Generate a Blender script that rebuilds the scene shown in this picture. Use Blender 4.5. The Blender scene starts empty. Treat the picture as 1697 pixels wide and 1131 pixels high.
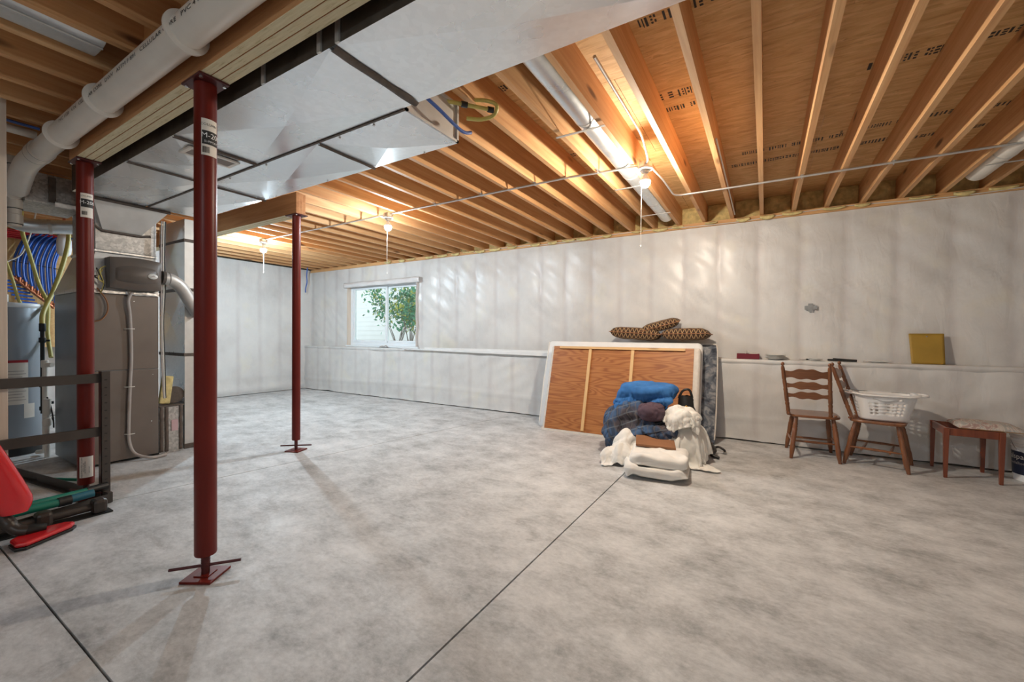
import bpy, bmesh, math, random
from mathutils import Vector, Matrix, Euler, noise
random.seed(7)
PI = math.pi
scene = bpy.context.scene
COL = scene.collection

# ------------------------------------------------------------------ camera, world, exposure
cam_data = bpy.data.cameras.new('camera')
cam_data.sensor_width = 36.0
cam_data.lens = 693.04 * 36.0 / 1697.0
cam_data.clip_start = 0.05
cam_data.clip_end = 200
cam = bpy.data.objects.new('camera', cam_data)
COL.objects.link(cam)
_r = Vector((0.85554, 0.51767, 0.008005)); _u = Vector((-0.012775, 0.005651, 0.999902)); _b = Vector((0.517574, -0.855562, 0.011447))
_m = Matrix((_r, _u, _b)).transposed().to_4x4()
_m.translation = Vector((0, 0, 1.2))
cam.matrix_world = _m
scene.camera = cam

world = bpy.data.worlds.new('world'); scene.world = world
world.use_nodes = True
_bg = world.node_tree.nodes['Background']
_bg.inputs[0].default_value = (0.80, 0.92, 1.0, 1)
_bg.inputs[1].default_value = 1.8

vs = scene.view_settings
vs.view_transform = 'Standard'; vs.look = 'None'; vs.gamma = 1.0; vs.use_curve_mapping = False
vs.exposure = 0.15
scene.cycles.use_denoising = True
scene.cycles.max_bounces = 10
scene.cycles.diffuse_bounces = 6
scene.cycles.sample_clamp_indirect = 6.0

# bulb radiance and tints (the bulbs themselves are built with their lampholders below)
BULB_L = {'far': (2600, (0.70, 0.88, 1.0)), 'mid': (1550, (0.80, 0.92, 1.0)), 'near': (2150, (1.0, 0.88, 0.72)),
          'back': (1200, (0.74, 0.90, 1.0))}

# ------------------------------------------------------------------ helpers
class MB:
    def __init__(s): s.v = []; s.f = []; s.m = []
    def add(s, vs_, fs_, m=0):
        o = len(s.v); s.v += [tuple(p) for p in vs_]
        for f in fs_: s.f.append(tuple(i + o for i in f)); s.m.append(m)
        return s
    def box(s, x0, x1, y0, y1, z0, z1, m=0):
        return s.add([(x0,y0,z0),(x1,y0,z0),(x1,y1,z0),(x0,y1,z0),(x0,y0,z1),(x1,y0,z1),(x1,y1,z1),(x0,y1,z1)],
                     [(0,3,2,1),(4,5,6,7),(0,1,5,4),(1,2,6,5),(2,3,7,6),(3,0,4,7)], m)
    def obox(s, c, size, R=None, m=0, taper=None):
        hx, hy, hz = size[0]/2, size[1]/2, size[2]/2
        vs_ = []
        for sz in (-1, 1):
            t = 1.0 if (taper is None or sz > 0) else taper
            for sx, sy in ((-1,-1),(1,-1),(1,1),(-1,1)):
                p = Vector((sx*hx*t, sy*hy*t, sz*hz))
                if R is not None: p = R @ p
                vs_.append(p + Vector(c))
        return s.add(vs_, [(0,3,2,1),(4,5,6,7),(0,1,5,4),(1,2,6,5),(2,3,7,6),(3,0,4,7)], m)
    def beam(s, p0, p1, w, h, up=(0,0,1), m=0):
        p0 = Vector(p0); p1 = Vector(p1); d = p1 - p0; L = d.length; d.normalize()
        x = d.cross(Vector(up))
        if x.length < 1e-4: x = d.cross(Vector((1,0,0)))
        x.normalize(); z = x.cross(d)
        R = Matrix((x, d, z)).transposed()
        return s.obox((p0+p1)/2, (w, L, h), R, m)
    def tube(s, pts, r, n=10, m=0, caps=True):
        pts = [Vector(p) for p in pts]
        rs = r if isinstance(r, (list, tuple)) else [r]*len(pts)
        tang = []
        for i in range(len(pts)):
            a = pts[max(i-1,0)]; b = pts[min(i+1,len(pts)-1)]
            t = (b-a); t = t.normalized() if t.length > 1e-9 else Vector((0,0,1)); tang.append(t)
        t0 = tang[0]; up = Vector((0,0,1)) if abs(t0.z) < .9 else Vector((1,0,0))
        nx = t0.cross(up).normalized()
        vs_ = []; 
        for i, p in enumerate(pts):
            t = tang[i]; nx = (nx - t*nx.dot(t)); nx.normalize(); ny = t.cross(nx)
            for k in range(n):
                a = 2*PI*k/n; vs_.append(p + (nx*math.cos(a) + ny*math.sin(a))*rs[i])
        fs_ = []
        for i in range(len(pts)-1):
            for k in range(n):
                k2 = (k+1) % n; fs_.append((i*n+k, i*n+k2, (i+1)*n+k2, (i+1)*n+k))
        if caps:
            fs_.append(tuple(range(n-1,-1,-1))); fs_.append(tuple((len(pts)-1)*n+k for k in range(n)))
        return s.add(vs_, fs_, m)
    def cyl(s, p0, p1, r, n=20, m=0, caps=True): return s.tube([p0, p1], r, n, m, caps)
    def lathe(s, prof, n=24, c=(0,0,0), M=None, m=0, caps=True):
        vs_ = []; c = Vector(c)
        for (r, z) in prof:
            for k in range(n):
                a = 2*PI*k/n; p = Vector((r*math.cos(a), r*math.sin(a), z))
                if M is not None: p = M @ p
                vs_.append(p + c)
        fs_ = []
        for i in range(len(prof)-1):
            for k in range(n):
                k2 = (k+1) % n; fs_.append((i*n+k, i*n+k2, (i+1)*n+k2, (i+1)*n+k))
        if caps:
            fs_.append(tuple(range(n-1,-1,-1))); fs_.append(tuple((len(prof)-1)*n+k for k in range(n)))
        return s.add(vs_, fs_, m)
    def grid(s, fn, nu, nv, m=0, closeu=False):
        vs_ = [fn(i/nu, j/nv) for j in range(nv+1) for i in range(nu+(0 if closeu else 1))]
        w = nu if closeu else nu+1; fs_ = []
        for j in range(nv):
            for i in range(nu):
                i2 = (i+1) % w; fs_.append((j*w+i, j*w+i2, (j+1)*w+i2, (j+1)*w+i))
        return s.add(vs_, fs_, m)
    def prism(s, poly, z0, z1, m=0):
        n = len(poly)
        return s.add([(x,y,z0) for x,y in poly]+[(x,y,z1) for x,y in poly],
                     [tuple(range(n-1,-1,-1)), tuple(range(n,2*n))]+[(i,(i+1)%n,n+(i+1)%n,n+i) for i in range(n)], m)
    def xform(s, M):
        s.v = [tuple(M @ Vector(p)) for p in s.v]; return s
    def mesh(s, name, mats, smooth=None):
        me = bpy.data.meshes.new(name); me.from_pydata(s.v, [], s.f); 
        for mt in (mats if isinstance(mats, (list, tuple)) else [mats]): me.materials.append(mt)
        me.polygons.foreach_set('material_index', s.m); me.update()
        if smooth:
            me.polygons.foreach_set('use_smooth', [True]*len(me.polygons)); me.set_sharp_from_angle(angle=math.radians(smooth))
        return me
    def build(s, name, mats, parent=None, smooth=None, bev=0, solid=0, loc=None, sub=0):
        o = bpy.data.objects.new(name, s.mesh(name, mats, smooth)); COL.objects.link(o)
        if parent: o.parent = parent
        if loc: o.location = loc
        if solid:
            md = o.modifiers.new('solid', 'SOLIDIFY'); md.thickness = solid; md.offset = 0
        if bev:
            md = o.modifiers.new('bevel', 'BEVEL'); md.width = bev; md.segments = 2; md.limit_method = 'ANGLE'; md.angle_limit = math.radians(40)
        if sub:
            md = o.modifiers.new('sub', 'SUBSURF'); md.levels = sub; md.render_levels = sub
        return o
def inst(name, me, parent=None, loc=(0,0,0), rot=(0,0,0), scale=None):
    o = bpy.data.objects.new(name, me); COL.objects.link(o); o.parent = parent; o.location = loc; o.rotation_euler = rot
    if scale: o.scale = scale
    return o
def tag(o, label, cat, group=None):
    o['label'] = label; o['category'] = cat
    if group: o['group'] = group
    return o
def thing(name, label, cat, loc=(0,0,0), rotz=0, group=None):
    o = bpy.data.objects.new(name, None); COL.objects.link(o); o.empty_display_size = .1
    o.location = loc; o.rotation_euler = (0,0,rotz)
    return tag(o, label, cat, group)
def struct(name, label=None, o=None):
    if o is None:
        o = bpy.data.objects.new(name, None); COL.objects.link(o); o.empty_display_size = .1
    o['kind'] = 'structure'
    if label: o['label'] = label
    return o
def text_mesh(body, size, extrude=0.0):
    cu = bpy.data.curves.new('txt', 'FONT'); cu.body = body; cu.size = size; cu.extrude = extrude; cu.resolution_u = 2
    cu.align_x = 'CENTER'; cu.align_y = 'CENTER'
    ob = bpy.data.objects.new('txt', cu); COL.objects.link(ob)
    bpy.context.view_layer.update()
    dg = bpy.context.evaluated_depsgraph_get()
    me = bpy.data.meshes.new_from_object(ob.evaluated_get(dg))
    vs_ = [tuple(v.co) for v in me.vertices]; fs_ = [tuple(p.vertices) for p in me.polygons]
    bpy.data.objects.remove(ob); bpy.data.curves.remove(cu); bpy.data.meshes.remove(me)
    return vs_, fs_
def smooth_path(pts, k=8):
    pts = [Vector(p) for p in pts]; out = []
    for i in range(len(pts)-1):
        p0 = pts[max(i-1,0)]; p1 = pts[i]; p2 = pts[i+1]; p3 = pts[min(i+2,len(pts)-1)]
        for j in range(k):
            t = j/k
            out.append(0.5*((2*p1)+(p2-p0)*t+(2*p0-5*p1+4*p2-p3)*t*t+(3*p1-p0-3*p2+p3)*t**3))
    out.append(pts[-1]); return out
def nz(x, y, z=0.0): return noise.noise(Vector((x, y, z)))
def bendpath(pts, rad=.06, k=6):
    """polyline with rounded corners"""
    pts = [Vector(p) for p in pts]; out = [pts[0]]
    for i in range(1, len(pts)-1):
        a, b, c = pts[i-1], pts[i], pts[i+1]
        d1 = (a-b); d2 = (c-b); r1 = min(rad, d1.length*.45); r2 = min(rad, d2.length*.45)
        p = b + d1.normalized()*r1; q = b + d2.normalized()*r2
        for j in range(k+1):
            t = j/k; out.append(p*(1-t)**2 + b*2*t*(1-t) + q*t*t)
    out.append(pts[-1]); return out

# ------------------------------------------------------------------ materials
def new_mat(name):
    m = bpy.data.materials.new(name); m.use_nodes = True
    nt = m.node_tree; b = nt.nodes['Principled BSDF']; return m, nt, b
def N(nt, typ, **kw):
    n = nt.nodes.new(typ)
    for k, v in kw.items(): setattr(n, k, v)
    return n
def ramp(nt, fac, stops):
    r = N(nt, 'ShaderNodeValToRGB'); nt.links.new(fac, r.inputs[0])
    e = r.color_ramp.elements
    while len(e) < len(stops): e.new(.5)
    for el, (p, c) in zip(e, stops):
        el.position = p; el.color = (c[0], c[1], c[2], 1)
    return r.outputs[0]
def coords(nt, scale=(1,1,1), rot=(0,0,0), kind='Object', rnd=True):
    tc = N(nt, 'ShaderNodeTexCoord'); mp = N(nt, 'ShaderNodeMapping'); mp.inputs['Scale'].default_value = scale; mp.inputs['Rotation'].default_value = rot
    src = tc.outputs[kind]
    if rnd:
        oi = N(nt, 'ShaderNodeObjectInfo'); mu = N(nt, 'ShaderNodeMath', operation='MULTIPLY'); mu.inputs[1].default_value = 37.0
        nt.links.new(oi.outputs['Random'], mu.inputs[0]); va = N(nt, 'ShaderNodeVectorMath', operation='ADD')
        nt.links.new(src, va.inputs[0]); nt.links.new(mu.outputs[0], va.inputs[1]); src = va.outputs[0]
    nt.links.new(src, mp.inputs['Vector']); return mp.outputs[0]
def tex_noise(nt, vec, scale=1, detail=4, rough=.55, dist=0):
    n = N(nt, 'ShaderNodeTexNoise'); n.inputs['Scale'].default_value = scale; n.inputs['Detail'].default_value = detail
    n.inputs['Roughness'].default_value = rough; n.inputs['Distortion'].default_value = dist
    nt.links.new(vec, n.inputs['Vector']); return n.outputs[0]
def mixc(nt, fac, a, b, mode='MIX'):
    x = N(nt, 'ShaderNodeMix', data_type='RGBA', blend_type=mode)
    for s_, v in ((0, fac), (6, a), (7, b)):
        if isinstance(v, (int, float)): x.inputs[s_].default_value = v
        elif isinstance(v, tuple): x.inputs[s_].default_value = (v[0], v[1], v[2], 1)
        else: nt.links.new(v, x.inputs[s_])
    return x.outputs[2]
def bump(nt, b, h, strength=.2, dist=.01):
    n = N(nt, 'ShaderNodeBump'); n.inputs['Strength'].default_value = strength; n.inputs['Distance'].default_value = dist
    nt.links.new(h, n.inputs['Height']); nt.links.new(n.outputs[0], b.inputs['Normal']); return n
def plain(name, col, rough=.5, metal=0.0, var=.12, scale=8, bmp=0.0, coat=0.0, spec=None):
    m, nt, b = new_mat(name)
    v = coords(nt); h = tex_noise(nt, v, scale, 5)
    c2 = tuple(max(0, x*(1-var)) for x in col); c3 = tuple(min(1, x*(1+var)) for x in col)
    nt.links.new(ramp(nt, h, [(.3, c2), (.7, c3)]), b.inputs['Base Color'])
    b.inputs['Roughness'].default_value = rough; b.inputs['Metallic'].default_value = metal
    if spec is not None: b.inputs['Specular IOR Level'].default_value = spec
    if coat: b.inputs['Coat Weight'].default_value = coat; b.inputs['Coat Roughness'].default_value = .12
    if bmp: bump(nt, b, h, bmp, .01)
    return m
def wood(name, dark, mid, light, axis=1, rough=.62, grain=1.0, knots=True, coat=0, sc=14):
    m, nt, b = new_mat(name)
    s = [sc, sc, sc]; s[axis] = sc*.055
    v = coords(nt, tuple(s)); h = tex_noise(nt, v, 1.0, 6, .6, .8*grain)
    c = ramp(nt, h, [(.25, dark), (.5, mid), (.75, light)])
    s2 = [60, 60, 60]; s2[axis] = 1.6
    f = tex_noise(nt, coords(nt, tuple(s2)), 1.0, 3, .6)
    c = mixc(nt, .35, c, ramp(nt, f, [(.35, dark), (.65, light)]), 'MULTIPLY') if grain > 1.5 else mixc(nt, .22, c, ramp(nt, f, [(.35, dark), (.65, light)]))
    if knots:
        s3 = [9, 9, 9]; s3[axis] = 2.2
        vo = N(nt, 'ShaderNodeTexVoronoi'); vo.inputs['Scale'].default_value = .55; nt.links.new(coords(nt, tuple(s3)), vo.inputs['Vector'])
        k = ramp(nt, vo.outputs['Distance'], [(.07, (1,1,1)), (.14, (0,0,0))])
        c = mixc(nt, k, c, tuple(x*.35 for x in dark))
    nt.links.new(c, b.inputs['Base Color']); b.inputs['Roughness'].default_value = rough
    if coat: b.inputs['Coat Weight'].default_value = coat; b.inputs['Coat Roughness'].default_value = .15
    bump(nt, b, f, .12, .004)
    return m

MAT = {}
MAT['joist'] = wood('joist_fir', (.50,.225,.085), (.65,.35,.15), (.77,.49,.25), 1)
MAT['lumber_x'] = wood('lumber_x', (.52,.27,.10), (.66,.36,.15), (.74,.46,.22), 0)
MAT['lumber_z'] = wood('lumber_z', (.55,.44,.35), (.64,.54,.45), (.70,.61,.53), 2)
MAT['oak'] = wood('oak_stained', (.105,.036,.014), (.19,.066,.023), (.28,.11,.04), 2, .32, 1, False, .35, 22)
MAT['oak_x'] = wood('oak_stained_x', (.105,.036,.014), (.20,.07,.024), (.30,.12,.043), 0, .3, 1, False, .4, 22)
MAT['cherry'] = wood('cherry_stained', (.11,.022,.01), (.19,.045,.018), (.27,.075,.03), 2, .35, 1, False, .3, 22)
MAT['slat'] = wood('pine_slat', (.60,.36,.15), (.72,.46,.21), (.80,.55,.28), 2, .6)
MAT['slat_x'] = wood('pine_slat_x', (.58,.33,.14), (.70,.43,.19), (.78,.52,.26), 0, .6)

def mk_girder():
    # pressure-treated plies: pale incised undersides, orange faces
    m, nt, b = new_mat('girder_ply')
    h = tex_noise(nt, coords(nt, (.8, 14, 14)), 1, 5, .6, .8)
    side = ramp(nt, h, [(.3, (.40,.175,.065)), (.52, (.52,.25,.10)), (.75, (.60,.32,.14))])
    sp = tex_noise(nt, coords(nt, (9, 110, 110)), 1, 3, .7)
    bot = ramp(nt, sp, [(.30, (.46,.38,.20)), (.42, (.64,.56,.36)), (.7, (.72,.65,.45))])
    tc = N(nt, 'ShaderNodeTexCoord'); sx = N(nt, 'ShaderNodeSeparateXYZ'); nt.links.new(tc.outputs['Normal'], sx.inputs[0])
    lt = N(nt, 'ShaderNodeMath', operation='LESS_THAN'); lt.inputs[1].default_value = -.7; nt.links.new(sx.outputs[2], lt.inputs[0])
    nt.links.new(mixc(nt, lt.outputs[0], side, bot), b.inputs['Base Color']); b.inputs['Roughness'].default_value = .75
    bump(nt, b, sp, .3, .004); return m
MAT['girder'] = mk_girder()

def mk_osb():
    m, nt, b = new_mat('osb')
    v = coords(nt, (5, 30, 30)); h = tex_noise(nt, v, 1, 5, .62, 1.2)
    c = ramp(nt, h, [(.22, (.30,.14,.045)), (.40, (.60,.355,.135)), (.6, (.73,.475,.20)), (.8, (.83,.60,.31))])
    vo = N(nt, 'ShaderNodeTexVoronoi'); vo.inputs['Scale'].default_value = 1; vo.inputs['Randomness'].default_value = 1
    nt.links.new(coords(nt, (10, 45, 1)), vo.inputs['Vector'])
    c = mixc(nt, .35, c, ramp(nt, vo.outputs['Color'], [(.1, (.44,.24,.09)), (.9, (.80,.56,.30))]))
    f = tex_noise(nt, coords(nt, (9, 75, 75)), 1, 3, .7, 2.2)
    c = mixc(nt, ramp(nt, f, [(.27, (1,1,1)), (.34, (0,0,0))]), c, (.12,.05,.018))
    nt.links.new(c, b.inputs['Base Color']); b.inputs['Roughness'].default_value = .7
    bump(nt, b, h, .25, .006); return m
MAT['osb'] = mk_osb()

def mk_concrete():
    m, nt, b = new_mat('concrete')
    tc = N(nt, 'ShaderNodeNewGeometry')
    def mp(sc, rot=0):
        x = N(nt, 'ShaderNodeMapping'); x.inputs['Scale'].default_value = sc; x.inputs['Rotation'].default_value = (0,0,rot); nt.links.new(tc.outputs['Position'], x.inputs[0]); return x.outputs[0]
    h1 = tex_noise(nt, mp((1.1,1.2,1)), 1, 9, .68, .1)
    h2 = tex_noise(nt, mp((3.4,4.6,1), .35), 1, 12, .74, .2)
    h3 = tex_noise(nt, mp((30,46,1)), 1, 5, .7)
    c = ramp(nt, h1, [(.32, (.40,.40,.40)), (.5, (.51,.515,.52)), (.68, (.62,.625,.63))])
    c = mixc(nt, .6, c, ramp(nt, h2, [(.3, (.15,.148,.145)), (.45, (.48,.48,.48)), (.64, (.78,.78,.78))]), 'OVERLAY')
    c = mixc(nt, .45, c, ramp(nt, h3, [(.3, (.30,.30,.30)), (.7, (.68,.68,.68))]), 'OVERLAY')
    h4 = tex_noise(nt, mp((1.5,2.2,1), .5), 1.6, 10, .78, .3)
    c = mixc(nt, ramp(nt, h4, [(.33, (.45,.45,.45)), (.44, (0,0,0))]), c, (.20,.198,.195))
    nt.links.new(c, b.inputs['Base Color'])
    nt.links.new(ramp(nt, h2, [(.3, (.62,.62,.62)), (.75, (.40,.40,.40))]), b.inputs['Roughness'])
    bump(nt, b, h2, .08, .01); return m
MAT['concrete'] = mk_concrete()

def mk_poly(name, axis, x0, step, zfold=None):
    """white poly sheeting over batts: studs show through as duller strips"""
    m, nt, b = new_mat(name)
    g = N(nt, 'ShaderNodeNewGeometry'); sx = N(nt, 'ShaderNodeSeparateXYZ'); nt.links.new(g.outputs['Position'], sx.inputs[0])
    wob = tex_noise(nt, g.outputs['Position'], 3.0, 3); wm = N(nt, 'ShaderNodeMath', operation='MULTIPLY_ADD'); wm.inputs[1].default_value = .05; wm.inputs[2].default_value = -.025 - x0
    nt.links.new(wob, wm.inputs[0]); ad = N(nt, 'ShaderNodeMath', operation='ADD'); nt.links.new(sx.outputs[axis], ad.inputs[0]); nt.links.new(wm.outputs[0], ad.inputs[1])
    pp = N(nt, 'ShaderNodeMath', operation='PINGPONG'); pp.inputs[1].default_value = step/2; nt.links.new(ad.outputs[0], pp.inputs[0])
    stud = ramp(nt, pp.outputs[0], [(.012, (1,1,1)), (.06, (0,0,0))])
    batt = tex_noise(nt, g.outputs['Position'], 1.6, 5, .6)
    c = ramp(nt, batt, [(.3, (.60,.585,.57)), (.5, (.69,.68,.665)), (.72, (.75,.74,.715))])
    n2 = tex_noise(nt, g.outputs['Position'], 2.4, 3)
    yl = ramp(nt, n2, [(.58, (0,0,0)), (.72, (1,1,1))])
    c = mixc(nt, mixc(nt, 1.0, yl, (.35,.35,.35), 'MULTIPLY'), c, (.78,.74,.60))
    n3 = tex_noise(nt, g.outputs['Position'], 1.8, 4, .6)
    sm = mixc(nt, 1.0, stud, ramp(nt, n3, [(.3, (.12,.12,.12)), (.7, (.55,.55,.55))]), 'MULTIPLY')
    c = mixc(nt, sm, c, (.53,.49,.485))
    nt.links.new(c, b.inputs['Base Color'])
    b.inputs['Roughness'].default_value = .45; b.inputs['Specular IOR Level'].default_value = .35
    b.inputs['Coat Weight'].default_value = .3; b.inputs['Coat Roughness'].default_value = .27
    # fine creases in the film
    mp = N(nt, 'ShaderNodeMapping'); mp.inputs['Scale'].default_value = (9, 9, 3.2); mp.inputs['Rotation'].default_value = (.25, .5, .2)
    nt.links.new(g.outputs['Position'], mp.inputs[0]); w = tex_noise(nt, mp.outputs[0], 1.0, 4, .55, .8)
    bump(nt, b, w, .35, .02); return m
STUD0, STEP = -0.084, 0.41
MAT['poly_x'] = mk_poly('poly_sheet_x', 0, STUD0, STEP)
MAT['poly_y'] = mk_poly('poly_sheet_y', 1, 0.1, STEP)

def mk_galv(name, col=(.74,.77,.79), rough=.34, speck=.0, metal=.88):
    m, nt, b = new_mat(name)
    v = coords(nt); vo = N(nt, 'ShaderNodeTexVoronoi'); vo.inputs['Scale'].default_value = 55 if speck else 40; nt.links.new(v, vo.inputs['Vector'])
    a = .95 - speck*.34; c1 = tuple(x*a for x in col); 
    c = ramp(nt, vo.outputs['Color'], [(.2, c1), (.8, col)])
    sm = tex_noise(nt, v, 1.3, 4, .6)
    c = mixc(nt, ramp(nt, sm, [(.35, (.25,.25,.25)), (.6, (0,0,0))]), c, tuple(x*.6 for x in col))
    nt.links.new(c, b.inputs['Base Color']); b.inputs['Metallic'].default_value = metal
    nt.links.new(ramp(nt, sm, [(.3, (rough*.75,)*3), (.7, (rough*1.35,)*3)]), b.inputs['Roughness'])
    return m
MAT['galv'] = mk_galv('galvanized')
MAT['galv_bright'] = mk_galv('galvanized_bright', (.90,.93,.95), .26, 0, .72)
MAT['galv_speck'] = mk_galv('galvanized_spangled', (.62,.60,.575), .5, .9)
MAT['galv_dull'] = plain('galvanized_dull', (.60,.585,.56), .5, .6, .1, 6)
MAT['sealant'] = plain('duct_sealant', (.10,.075,.06), .6, 0, .3, 20, .3)
MAT['duct_side'] = plain('duct_side_brown', (.085,.068,.052), .55, .2, .35, 9)  # dark brown base colour for the trunk's girder-side panels
MAT['foil'] = plain('foil_tape', (.70,.69,.67), .35, .75, .15, 30, .4)
def mk_red():
    m, nt, b = new_mat('red_primer')
    v = coords(nt, (6,6,1.2)); h = tex_noise(nt, v, 2, 5)
    nt.links.new(ramp(nt, h, [(.3, (.125,.010,.006)), (.7, (.175,.016,.009))]), b.inputs['Base Color'])
    b.inputs['Roughness'].default_value = .38; b.inputs['Specular IOR Level'].default_value = .3; return m
MAT['red'] = mk_red()
MAT['red_dark'] = plain('red_primer_dark', (.085,.014,.014), .4, .2, .2, 14)
MAT['paper'] = plain('paper_label', (.80,.75,.68), .6, 0, .05)
MAT['ink'] = plain('ink', (.02,.02,.02), .6, 0, .1)
MAT['ink_blue'] = plain('ink_blue', (.012,.018,.05), .4, 0, .1)
MAT['white_ink'] = plain('white_ink', (.85,.85,.85), .5, 0, .03)
MAT['pvc'] = plain('pvc_white', (.74,.69,.62), .32, 0, .05, 5)
MAT['pvc_grey'] = plain('pvc_grey', (.55,.51,.46), .35, 0, .08, 5)
MAT['furnace'] = plain('furnace_brown', (.175,.145,.125), .42, .25, .07, 4)
MAT['furnace_side'] = plain('furnace_steel_side', (.30,.325,.35), .38, .65, .1, 4)
MAT['humid'] = plain('humidifier_brown', (.105,.085,.072), .42, 0, .08, 4)
MAT['black'] = plain('black_plastic', (.014,.013,.012), .4, 0, .25)
MAT['blackmetal'] = plain('black_iron', (.02,.02,.02), .45, .4, .2)
MAT['rack'] = plain('rack_grey_brown', (.062,.052,.046), .45, .15, .15, 6)
MAT['heater'] = plain('heater_bluegrey', (.33,.375,.43), .28, .15, .06, 2, coat=.3)
MAT['pex_blue'] = plain('pex_blue', (.028,.12,.50), .3, 0, .2)
MAT['pex_red'] = plain('pex_red', (.50,.02,.03), .35, 0, .15)
MAT['csst'] = plain('csst_yellow', (.52,.45,.12), .45, 0, .12, 40)
MAT['romex'] = plain('cable_white', (.72,.70,.64), .5, 0, .06)
MAT['romex_y'] = plain('cable_yellow', (.62,.53,.16), .5, 0, .1)
MAT['cable_blue'] = plain('cable_blue', (.06,.13,.42), .45, 0, .1)
MAT['copper'] = plain('copper', (.55,.22,.12), .3, .9, .15)
MAT['conduit'] = plain('conduit_steel', (.66,.655,.64), .32, .8, .08)
MAT['tube_grey'] = plain('drain_tube_grey', (.43,.385,.36), .45, 0, .08)
MAT['porcelain'] = plain('porcelain', (.80,.79,.76), .25, 0, .03)
MAT['white_plastic'] = plain('white_plastic', (.82,.82,.82), .32, 0, .03, 4)
MAT['vinyl'] = plain('window_vinyl', (.80,.84,.87), .35, 0, .03, 4)
MAT['wrap'] = plain('poly_wrap', (.70,.685,.68), .35, 0, .06, 6, .15)
MAT['insul'] = plain('fibreglass_yellow', (.68,.55,.25), .95, 0, .28, 16, .6)
MAT['mortar'] = plain('trim_white', (.80,.80,.795), .4, 0, .04)
MAT['vac_red'] = plain('vacuum_red', (.62,.012,.018), .22, 0, .08, 3, coat=.6)
MAT['green'] = plain('hose_green', (.012,.21,.15), .45, 0, .18, 6)
MAT['green_pale'] = plain('cap_pale_green', (.30,.55,.44), .45, 0, .1)
MAT['grip_teal'] = plain('grip_teal', (.02,.14,.20), .5, 0, .15)
MAT['darkbrown'] = plain('dark_brown_plastic', (.045,.034,.028), .38, .1, .2)
MAT['maroon'] = plain('maroon_card', (.165,.008,.022), .5, 0, .08)
MAT['china'] = plain('china_white', (.74,.735,.71), .3, 0, .05)
MAT['steel'] = plain('stainless', (.65,.65,.65), .25, .95, .05)
MAT['envelope'] = plain('manila_envelope', (.40,.245,.035), .6, 0, .10, 5, .15)
MAT['tape'] = plain('duct_tape_grey', (.30,.31,.31), .42, .2, .15, 20)
MAT['kraft'] = plain('cardboard', (.28,.125,.055), .7, 0, .1)
MAT['white_cloth'] = plain('white_cotton', (.80,.78,.74), .85, 0, .05, 12, .15)
MAT['cream_cloth'] = plain('cream_cotton', (.78,.76,.71), .85, 0, .06, 12, .15)
MAT['blue_cloth'] = plain('blue_fleece', (.035,.155,.42), .9, 0, .18, 16, .2)
MAT['purple_cloth'] = plain('purple_flannel', (.092,.055,.075), .9, 0, .12, 16, .2)
MAT['ticking'] = plain('box_spring_fabric', (.68,.63,.57), .85, 0, .08, 20, .1)
MAT['mattress_white'] = plain('mattress_cover', (.80,.795,.785), .8, 0, .04, 8, .1)
MAT['leaf'] = plain('leaf_green', (.09,.30,.16), .5, 0, .45, 3)
MAT['leaf_y'] = plain('leaf_yellow_green', (.42,.46,.07), .5, 0, .35, 3)
MAT['bark'] = plain('bark', (.16,.12,.09), .8, 0, .3, 10, .3)
MAT['siding'] = plain('siding_pale', (.80,.765,.74), .7, 0, .03, 3)
MAT['soil'] = plain('soil_gravel', (.46,.43,.40), .9, 0, .2, 10)
MAT['mastic'] = plain('joint_dark', (.10,.085,.065), .9, 0, .4, 30)

def mk_emit(name, col, L):
    m, nt, b = new_mat(name); b.inputs['Base Color'].default_value = (1,1,1,1)
    b.inputs['Emission Color'].default_value = (*col, 1); b.inputs['Emission Strength'].default_value = L; return m
def mk_glass():
    m, nt, b = new_mat('window_glass')
    t = N(nt, 'ShaderNodeBsdfTransparent'); t.inputs[0].default_value = (.93,.97,.96,1)
    g = N(nt, 'ShaderNodeBsdfGlossy'); g.inputs['Roughness'].default_value = .03
    mx = N(nt, 'ShaderNodeMixShader'); mx.inputs[0].default_value = .05
    nt.links.new(t.outputs[0], mx.inputs[1]); nt.links.new(g.outputs[0], mx.inputs[2])
    nt.links.new(mx.outputs[0], nt.nodes['Material Output'].inputs[0]); return m
MAT['glass'] = mk_glass()
def mk_plywood():
    m, nt, b = new_mat('plywood_panel')
    v = coords(nt, (.8, 1, 5.5)); n = tex_noise(nt, v, 1.0, 2, .4, .15)
    w = N(nt, 'ShaderNodeMath', operation='MULTIPLY'); w.inputs[1].default_value = 120; nt.links.new(n, w.inputs[0])
    s = N(nt, 'ShaderNodeMath', operation='SINE'); nt.links.new(w.outputs[0], s.inputs[0])
    a = N(nt, 'ShaderNodeMath', operation='MULTIPLY_ADD'); a.inputs[1].default_value = .5; a.inputs[2].default_value = .5; nt.links.new(s.outputs[0], a.inputs[0])
    c = ramp(nt, a.outputs[0], [(.05, (.29,.088,.022)), (.4, (.40,.145,.038)), (.95, (.46,.185,.052))])
    f = tex_noise(nt, coords(nt, (3, 1, 70)), 1, 3); c = mixc(nt, .25, c, ramp(nt, f, [(.3, (.22,.07,.02)), (.7, (.5,.21,.07))]))
    nt.links.new(c, b.inputs['Base Color']); b.inputs['Roughness'].default_value = .5; return m
MAT['plywood'] = mk_plywood()
def mk_quilt():
    m, nt, b = new_mat('mattress_quilt')
    n = tex_noise(nt, coords(nt, (1,1,1)), 7, 4, .6, 1.6)
    c = ramp(nt, n, [(.36, (.030,.036,.055)), (.5, (.11,.125,.155)), (.64, (.30,.30,.31))])
    nt.links.new(c, b.inputs['Base Color']); b.inputs['Roughness'].default_value = .7; return m
MAT['quilt'] = mk_quilt()
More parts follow.
